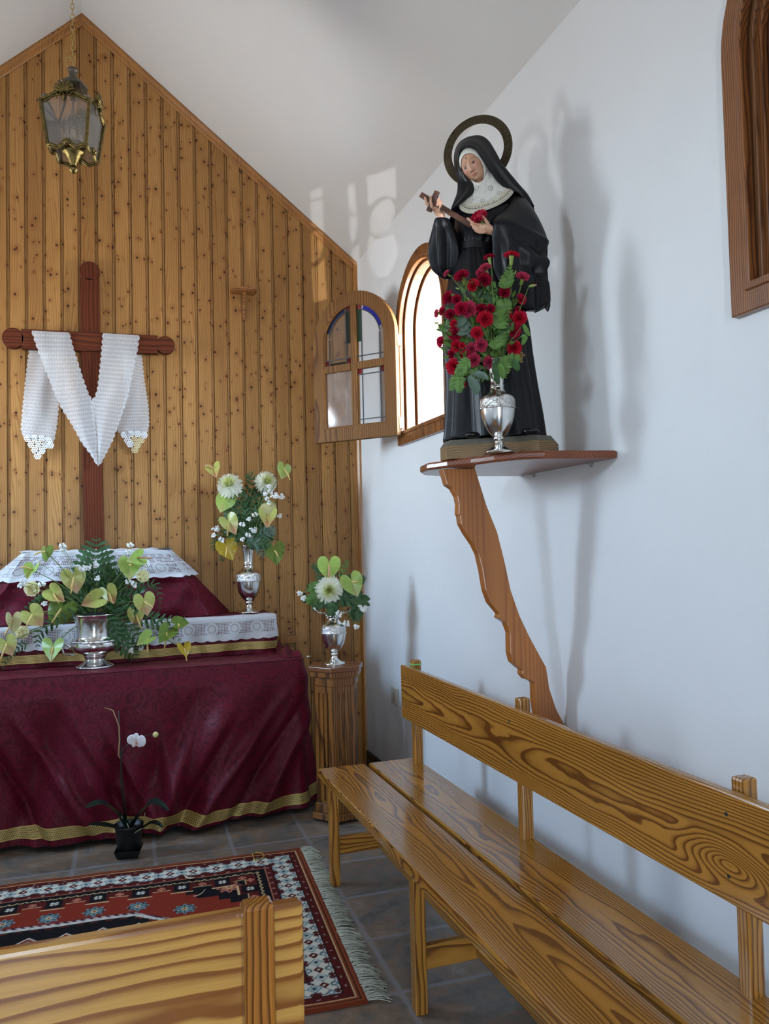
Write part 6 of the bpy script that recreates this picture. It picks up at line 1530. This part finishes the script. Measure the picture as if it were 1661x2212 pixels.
# --- fern fronds
def frond(A,pts,wpx,nl,label,group,mat='leafd',dv=.03,dv2=None,ser=True,name='fern_frond',ang=62,lw=.17):
    dv2=dv if dv2 is None else dv2; n=len(pts)
    P=[A.P(x,y,dv+(dv2-dv)*i/(n-1)) for i,(x,y) in enumerate(pts)]
    K=[tuple(p) for p in P]; b=MB(); m=16
    C=[Vector(spl(K,i/m)) for i in range(m+1)]; b.tube(C,[.0016*(1-.75*i/m) for i in range(m+1)],5)
    w=wpx/A.sc
    for i in range(nl):
        f=.10+.89*i/(nl-1); p=Vector(spl(K,f)); t=(Vector(spl(K,min(1,f+.02)))-Vector(spl(K,max(0,f-.02)))).normalized(); nn=(A.n-t*A.n.dot(t)).normalized(); sd=t.cross(nn)
        L=w*(math.sin(PI*min(1,.30+.70*f)))**.8*(1.0 if f<.9 else .7)+.004
        for sg in (-1,1):
            an=math.radians(ang-18*f); d=(t*math.cos(an)+sd*(sg*math.sin(an))+nn*RF.uniform(-.25,.25)).normalized(); q=d.cross(nn).normalized(); 
            ns=8 if ser else 4; ww=L*lw
            def fn(u,v):
                k=(v-.5)*2; sw=(.55+.45*abs(math.sin(u*PI*ns/2*1.0))) if ser else 1
                wd_=ww*(math.sin(PI*min(1,.10+.86*u)))**.7*sw
                return p+d*(L*u)+q*(k*wd_)-nn*(.18*L*u*u)+nn*(.25*abs(k)*wd_)
            b.grid(ns*2 if ser else 6,2,fn)
    o=obj(name,b,M[mat],smooth=True,fixn=False,origin=tuple(P[0])); tag(o,label,'leaf',group); return o
fu='dark green fern frond in the urn arrangement'; gu='fern fronds in the urn'
frond(U,[(203,1302),(204,1250),(207,1200),(208,1160)],50,11,'tall upright green fern frond in the centre of the urn arrangement, reaching above the lace',gu,dv=-.01,ang=78)
for pts,w,nl,d in (([(190,1320),(150,1290),(110,1285)],24,10,.0),([(230,1325),(245,1360),(275,1400),(296,1424)],30,12,.06),([(240,1325),(270,1350),(300,1380),(318,1392)],24,11,.05),([(230,1330),(255,1370),(250,1390)],22,9,.07),([(250,1315),(300,1330),(350,1350),(395,1388)],24,12,.03),([(260,1310),(320,1330),(370,1340),(404,1336)],16,10,.02),([(250,1300),(300,1270),(332,1262),(346,1295),(340,1330)],13,14,-.02),([(170,1320),(120,1340),(85,1370),(82,1400)],18,10,.04),([(60,1390),(40,1400),(15,1420),(4,1448)],12,9,.03),([(170,1300),(175,1262),(182,1235)],26,9,-.02),([(240,1300),(250,1260),(262,1232)],26,9,-.02),([(225,1305),(228,1262),(232,1240)],24,9,.0),([(220,1310),(262,1290),(300,1288)],24,9,.01),([(195,1310),(160,1275),(150,1250)],22,9,.0)):
    frond(U,pts,w,nl,fu,gu,dv=d)
frond(U,[(150,1305),(110,1285),(75,1300),(36,1332)],10,14,'trailing strand of small dark leaves sweeping down to the left of the urn',gu,'leafd',-.01,ser=False,name='leaf_strand',lw=.34)
ft='dark green fern frond in the tall vase'; gt='fern fronds in the tall vase'
for pts,w,nl,d,mt in (([(527,1172),(520,1120),(515,1080),(518,1050)],26,11,.0,'leafd'),([(527,1172),(545,1110),(560,1060)],28,11,.0,'leafd'),([(527,1172),(505,1120),(490,1095)],24,10,.02,'leafd'),([(527,1172),(540,1090),(545,1040),(535,1022)],22,10,-.02,'leafd'),([(527,1172),(560,1120),(580,1095)],22,10,.01,'leafd'),([(530,1172),(570,1150),(595,1145)],20,10,.03,'leafb'),([(530,1172),(570,1165),(596,1158)],16,9,.02,'leafd'),([(530,1172),(555,1175),(570,1205)],18,10,.05,'leafb'),([(530,1172),(560,1170),(585,1178)],20,9,.05,'leafd'),([(522,1172),(490,1150),(465,1170),(462,1190)],14,10,.03,'leafd'),([(522,1172),(495,1165),(482,1200),(478,1212)],12,9,.02,'leafd'),([(522,1172),(495,1140),(470,1118)],16,9,.01,'leafd'),([(527,1172),(535,1140),(530,1100)],26,10,.03,'leafd')):
    frond(A1_,pts,w,nl,ft,gt,mt,d)
fp='green leafy frond in the pedestal vase'; gp='leafy fronds in the pedestal vase'
for pts,w,nl,d,mt in (([(722,1300),(700,1260),(690,1230),(672,1222)],16,9,.0,'leafd'),([(722,1300),(735,1260),(744,1225),(752,1210)],10,9,.0,'leafm'),([(718,1300),(690,1290),(662,1300)],20,10,.04,'leafm'),([(718,1300),(690,1275),(668,1268)],20,10,.03,'leafm'),([(718,1300),(695,1300),(675,1318)],16,9,.04,'leafd'),([(722,1300),(718,1315),(714,1330)],14,8,.06,'leafd'),([(725,1300),(760,1290),(785,1300),(790,1290)],20,10,.03,'leafd'),([(725,1300),(765,1265),(788,1246)],16,9,.02,'leafd'),([(725,1300),(765,1300),(775,1325),(772,1345)],14,10,.03,'leafd'),([(725,1300),(750,1275),(755,1240)],18,9,.0,'leafd'),([(722,1300),(700,1290),(685,1250)],18,9,.0,'leafd')):
    frond(A2_,pts,w,nl,fp,gp,mt,d,ser=False,lw=.27)
fs='green leaf frond among the red carnations'; gs='leaf fronds among the carnations'
def z7(*l): return [(920+x*.1505,530+y*.1505) for x,y in l]
frond(A3_,z7((1150,620),(1150,560),(1180,440),(1200,300)),16,9,'bright green fern frond standing upright under the topmost carnation',gs,'leafm',.04,ser=False,lw=.24)
for pts,w,nl,d,mt in ((z7((980,1500),(1000,1430),(1060,1370),(1130,1310)),14,10,.06,'leafm'),(z7((1000,1200),(1050,1100),(1040,1000),(1000,960)),20,9,.04,'leafm'),(z7((1000,1100),(1080,960),(1120,860),(1180,780)),20,10,.02,'leafm'),(z7((1000,1000),(960,860),(920,720),(890,620)),18,10,.0,'leafd'),(z7((640,1640),(560,1700),(500,1790),(430,1850)),14,10,.07,'leafm'),(z7((520,1850),(480,1950),(480,2020),(470,2110)),12,10,.06,'leafm'),(z7((450,1860),(400,1960),(360,2080)),10,9,.05,'leafm'),(z7((1050,1900),(1040,1750),(1010,1620)),14,8,.05,'leafd'),(z7((1080,1850),(1140,1720),(1160,1600)),14,8,.06,'leafm'),(z7((1080,1750),(1200,1650),(1340,1610)),16,9,.05,'leafm'),(z7((600,1300),(540,1180),(520,1080),(560,1010)),20,8,.03,'leafb'),(z7((760,1500),(820,1350),(860,1200),(850,1130)),20,9,.0,'leafd'),(z7((820,900),(760,740),(720,640)),18,9,.0,'leafd'),(z7((1050,1300),(1100,1180),(1180,1130)),20,8,.02,'leafd')):
    frond(A3_,pts,w,nl,fs,gs,mt,d,ser=False,lw=.20)
def bigleaf(A,pts,w,mat,label,group,dv):
    b=MB(); leaf_strip(b,[A.P(x,y,dv+.006*i) for i,(x,y) in enumerate(pts)],w*.72/A.sc,up=A.n,fold_=.2); p0=A.P(pts[0][0],pts[0][1],dv); b.tube([A.m,A.m.lerp(p0,.5)+Vector((0,0,.008)),p0],.0011,5); o=obj('leaf',b,M[mat],smooth=True,fixn=False); tag(o,label,'leaf',group)
lf_='broad leaves before the statue'
bigleaf(A3_,z7((620,1880),(680,1990),(720,2060),(700,2150)),14,'leafb','large grey-green leaf hanging lowest under the carnations',lf_,.07)
bigleaf(A3_,z7((700,1840),(800,1860),(890,1920)),10,'leafb','grey-green leaf beside the vase neck under the carnations',lf_,.06)
bigleaf(A3_,z7((1400,1130),(1440,1220),(1490,1300)),7,'leafm','single pointed green leaf at the right edge of the bouquet',lf_,.03)
bigleaf(A3_,z7((1240,1640),(1290,1720),(1330,1800)),11,'leafd','dark leaf hanging right of the vase mouth',lf_,.05)
bigleaf(A3_,z7((1050,1700),(1090,1800),(1100,1920)),9,'leafm','long green leaf lying over the front of the vase neck',lf_,.065)
bigleaf(A3_,z7((980,1700),(1010,1830),(1030,1990)),9,'leafd','dark green leaf wrapped over the left of the vase neck',lf_,.06)
bigleaf(A3_,z7((1370,1300),(1420,1330),(1380,1430)),8,'leafm','curled green leaf on the right below the lowest right carnations',lf_,.03)
bigleaf(A3_,z7((560,1040),(520,1110),(470,1150)),9,'leafb','grey-green leaf at the left between the carnations',lf_,.05)
# --- dense filler foliage that nobody could count
def filler(A,ell,n,Lm,name,label,mats,seed,dv0=-.02,dv1=.03):
    r=random.Random(seed); b=MB()
    for i in range(n):
        cx__,cy__,rx,ry=ell[r.randrange(len(ell))]; a=r.uniform(0,2*PI); q=math.sqrt(r.random()); p=A.P(cx__+rx*q*math.cos(a),cy__+ry*q*math.sin(a),r.uniform(dv0,dv1))
        d=((p-A.m).normalized()*.9+Vector((r.uniform(-1,1),r.uniform(-1,1),r.uniform(-1,1)))*.8).normalized(); nn=(A.n+Vector((r.uniform(-1,1),r.uniform(-1,1),r.uniform(-1,1)))*.8); q_=d.cross(nn).normalized(); L=Lm*r.uniform(.6,1.2)
        def fn(u,v): k=(v-.5)*2; w_=L*.22*(math.sin(PI*min(1,.08+.9*u)))**.8; return p+d*(L*u)+q_*(k*w_)-A.n*(.1*L*u*u)
        b.grid(4,2,fn)
    o=obj(name,b,mats,smooth=True,fixn=False,stuff=True); tag(o,label,'foliage')
filler(U,[(215,1290,55,40),(270,1290,40,45),(160,1290,40,30),(210,1250,45,25),(215,1318,38,14)],620,.034,'foliage','dense dark green leaves filling the urn arrangement',M['leafd'],1,-.05,.02)
filler(A1_,[(525,1110,32,50),(555,1100,30,45),(520,1150,30,22),(555,1155,28,25)],420,.030,'foliage','dense dark green leaves filling the bouquet of the tall vase',M['leafd'],2,-.03,.02)
filler(A2_,[(690,1285,30,25),(755,1285,30,25),(722,1270,35,30),(765,1320,12,18)],260,.026,'foliage','dense green leaves filling the bouquet of the pedestal vase',M['leafd'],3,-.03,.03)
filler(A3_,[(1035,660,55,60),(1040,730,60,60),(1075,690,45,70),(990,720,35,60),(1050,790,45,28)],520,.026,'foliage','dense green leaves filling the carnation bouquet before the statue',M['leafm'],4,-.02,.025)
# ---------------------------------------------------------------- entrance door behind the camera, with an added panel cut to shape the sun glint
LS=np.array([-1.30,-8.0,.10]); DYP=YF-.06
def hit(px,py):
    d=ray(px,py); best=None
    n=np.array([SR,0,1.0]); tc=(np.dot(np.array([APX,0,APZ])-CC,n))/np.dot(d,n)
    ts=[t for t in (tc,(XW-CC[0])/d[0],(YB-CC[1])/d[1]) if t>0]
    return CC+d*min(ts)
HP=[[(190,545),(355,480),(360,600),(205,660)],[(195,700),(365,640),(378,1090),(215,1010)],[(205,1110),(260,1080),(330,1100),(370,1170),(370,1300),(330,1420),(270,1500),(205,1520)],[(210,1590),(280,1575),(390,1460),(400,1700),(425,2010),(240,2070),(215,1800)],
[(715,460),(800,430),(830,860),(720,760)],[(735,880),(830,870),(850,1000),(820,1190),(760,1250),(740,1100)],[(760,1340),(865,1260),(880,1500),(910,1830),(840,1850),(835,1570),(780,1520)],
[(980,330),(1370,200),(1380,650),(1240,590),(1110,640),(985,740)],[(1040,1110),(1010,950),(1060,780),(1180,660),(1300,640),(1360,740),(1350,900),(1270,1040),(1130,1140)],[(1010,1140),(1170,1190),(1300,1130),(1395,1040),(1420,1630),(1040,1770)],[(1030,1820),(1300,1740),(1430,1780),(1150,1900)]]
holes=[]
for pl_ in HP:
    q=[]
    for (a,c) in pl_:
        T=hit(640+a*.1565,330+c*.1565); k=(DYP-LS[1])/(T[1]-LS[1]); P=LS+(T-LS)*k; q.append((P[0],P[2]))
    holes.append(np.array(q))
allp=np.vstack(holes); hx0,hx1,hz0,hz1=allp[:,0].min()-.03,allp[:,0].max()+.03,allp[:,1].min()-.03,allp[:,1].max()+.03
def inside(poly,X,Z):
    r=np.zeros(X.shape,bool); n=len(poly)
    for i in range(n):
        x1,z1=poly[i]; x2,z2=poly[(i+1)%n]
        c=((z1>Z)!=(z2>Z))&(X<(x2-x1)*(Z-z1)/((z2-z1)+1e-12)+x1); r^=c
    return r
cs=.0022; nx_,nz_=int((hx1-hx0)/cs),int((hz1-hz0)/cs)
X,Z=np.meshgrid(hx0+(np.arange(nx_)+.5)*cs,hz0+(np.arange(nz_)+.5)*cs,indexing='ij'); ins=np.zeros(X.shape,bool)
for h in holes: ins|=inside(h,X,Z)
dr=bpy.data.objects.new('door_1',None); COL.objects.link(dr); dr.location=(DOOR[1],YF-.06,0); WO['door_1']=(DOOR[1],YF-.06,0); struct(dr)
b=MB(); x1_=hx0+nx_*cs; z1_=hz0+nz_*cs
for xa,xb,za,zb in ((DOOR[0]+GAP,DOOR[1],.0,hz0),(DOOR[0]+GAP,DOOR[1],z1_,DOOR[2]),(DOOR[0]+GAP,hx0,hz0,z1_),(x1_,DOOR[1],hz0,z1_)):
    if xb>xa: b.box(xa,xb,YF-.085,YF-.04,za,zb)
obj('leaf',b,wood('door_wood','Z',.0,YF-.3,srgb(120,76,40),srgb(80,46,22),freq=90,seed=41),dr)
b=MB()
for i in range(nx_):
    j=0
    while j<nz_:
        if ins[i,j]: j+=1; continue
        k=j
        while k<nz_ and not ins[i,k]: k+=1
        xa,xb,za,zb=hx0+i*cs,hx0+(i+1)*cs,hz0+j*cs,hz0+k*cs
        b.add([(xa,DYP,za),(xb,DYP,za),(xb,DYP,zb),(xa,DYP,zb)],[(0,1,2,3)]); j=k
obj('glint_panel',b,M['lead'],dr,fixn=False)
l=bpy.data.lights.new('sun_glint','SPOT'); l.energy=GLINT; l.color=(.92,.95,1); l.spot_blend=.15; l.shadow_soft_size=.006
o=bpy.data.objects.new('sun_glint',l); COL.objects.link(o); o.location=tuple(LS)
ctr=Vector(((hx0+x1_)/2,DYP,(hz0+z1_)/2)); dirv=ctr-Vector(LS); o.rotation_euler=dirv.to_track_quat('-Z','Y').to_euler(); l.spot_size=2*math.atan(math.hypot(x1_-hx0,z1_-hz0)/2/dirv.length)*1.25
# ---------------------------------------------------------------- light and camera
wd=bpy.data.worlds.new('sky'); SC.world=wd; wd.use_nodes=True
bg=wd.node_tree.nodes['Background']; bg.inputs[1].default_value=SKY
wt=wd.node_tree; tc=wt.nodes.new('ShaderNodeTexCoord'); sx=wt.nodes.new('ShaderNodeSeparateXYZ'); wt.links.new(tc.outputs['Generated'],sx.inputs[0])
mp=wt.nodes.new('ShaderNodeMath'); mp.operation='MULTIPLY_ADD'; mp.inputs[1].default_value=.5; mp.inputs[2].default_value=.5; wt.links.new(sx.outputs[2],mp.inputs[0])
rp=wt.nodes.new('ShaderNodeValToRGB'); cr_=rp.color_ramp; cr_.elements[0].position=.40; cr_.elements[0].color=(.42,.42,.41,1); cr_.elements[1].position=.53; cr_.elements[1].color=(.72,.87,1.0,1)
e_=cr_.elements.new(.75); e_.color=(.44,.68,1.0,1)
wt.links.new(mp.outputs[0],rp.inputs[0]); wt.links.new(rp.outputs[0],bg.inputs[0])
def area(name,loc,rot,sx,sy,power=0,col=(1,1,1),portal=False):
    l=bpy.data.lights.new(name,'AREA'); l.shape='RECTANGLE'; l.size=sx; l.size_y=sy; l.energy=power; l.color=col
    if portal: l.cycles.is_portal=True
    o=bpy.data.objects.new(name,l); COL.objects.link(o); o.location=loc; o.rotation_euler=rot; return o
for (yc,hw,z0,zs) in LWIN: area('window_daylight',(XL-.25,yc,(z0+zs+hw)/2),(0,-PI/2,0),zs+hw-z0,hw*2,portal=True)
area('window_daylight',(XW+.28,3.54,2.30),(0,PI/2,0),.9,.6,portal=True)
area('doorway_daylight',(DOOR[0]+GAP/2,YF-.12,DOOR[2]/2),(PI/2,0,0),GAP,DOOR[2],portal=True)
cd=bpy.data.cameras.new('camera'); co=bpy.data.objects.new('camera',cd); COL.objects.link(co); SC.camera=co
R=Matrix(((CR[0],CU[0],-CF[0]),(CR[1],CU[1],-CF[1]),(CR[2],CU[2],-CF[2])))
co.matrix_world=Matrix.Translation((0,0,HC))@R.to_4x4()
cd.sensor_fit='VERTICAL'; cd.sensor_height=24; cd.lens=FOC/H*24; cd.clip_start=.05
SC.view_settings.view_transform='Standard'; SC.view_settings.look='None'; SC.view_settings.gamma=1; SC.view_settings.use_curve_mapping=False
SC.view_settings.exposure=EXPO
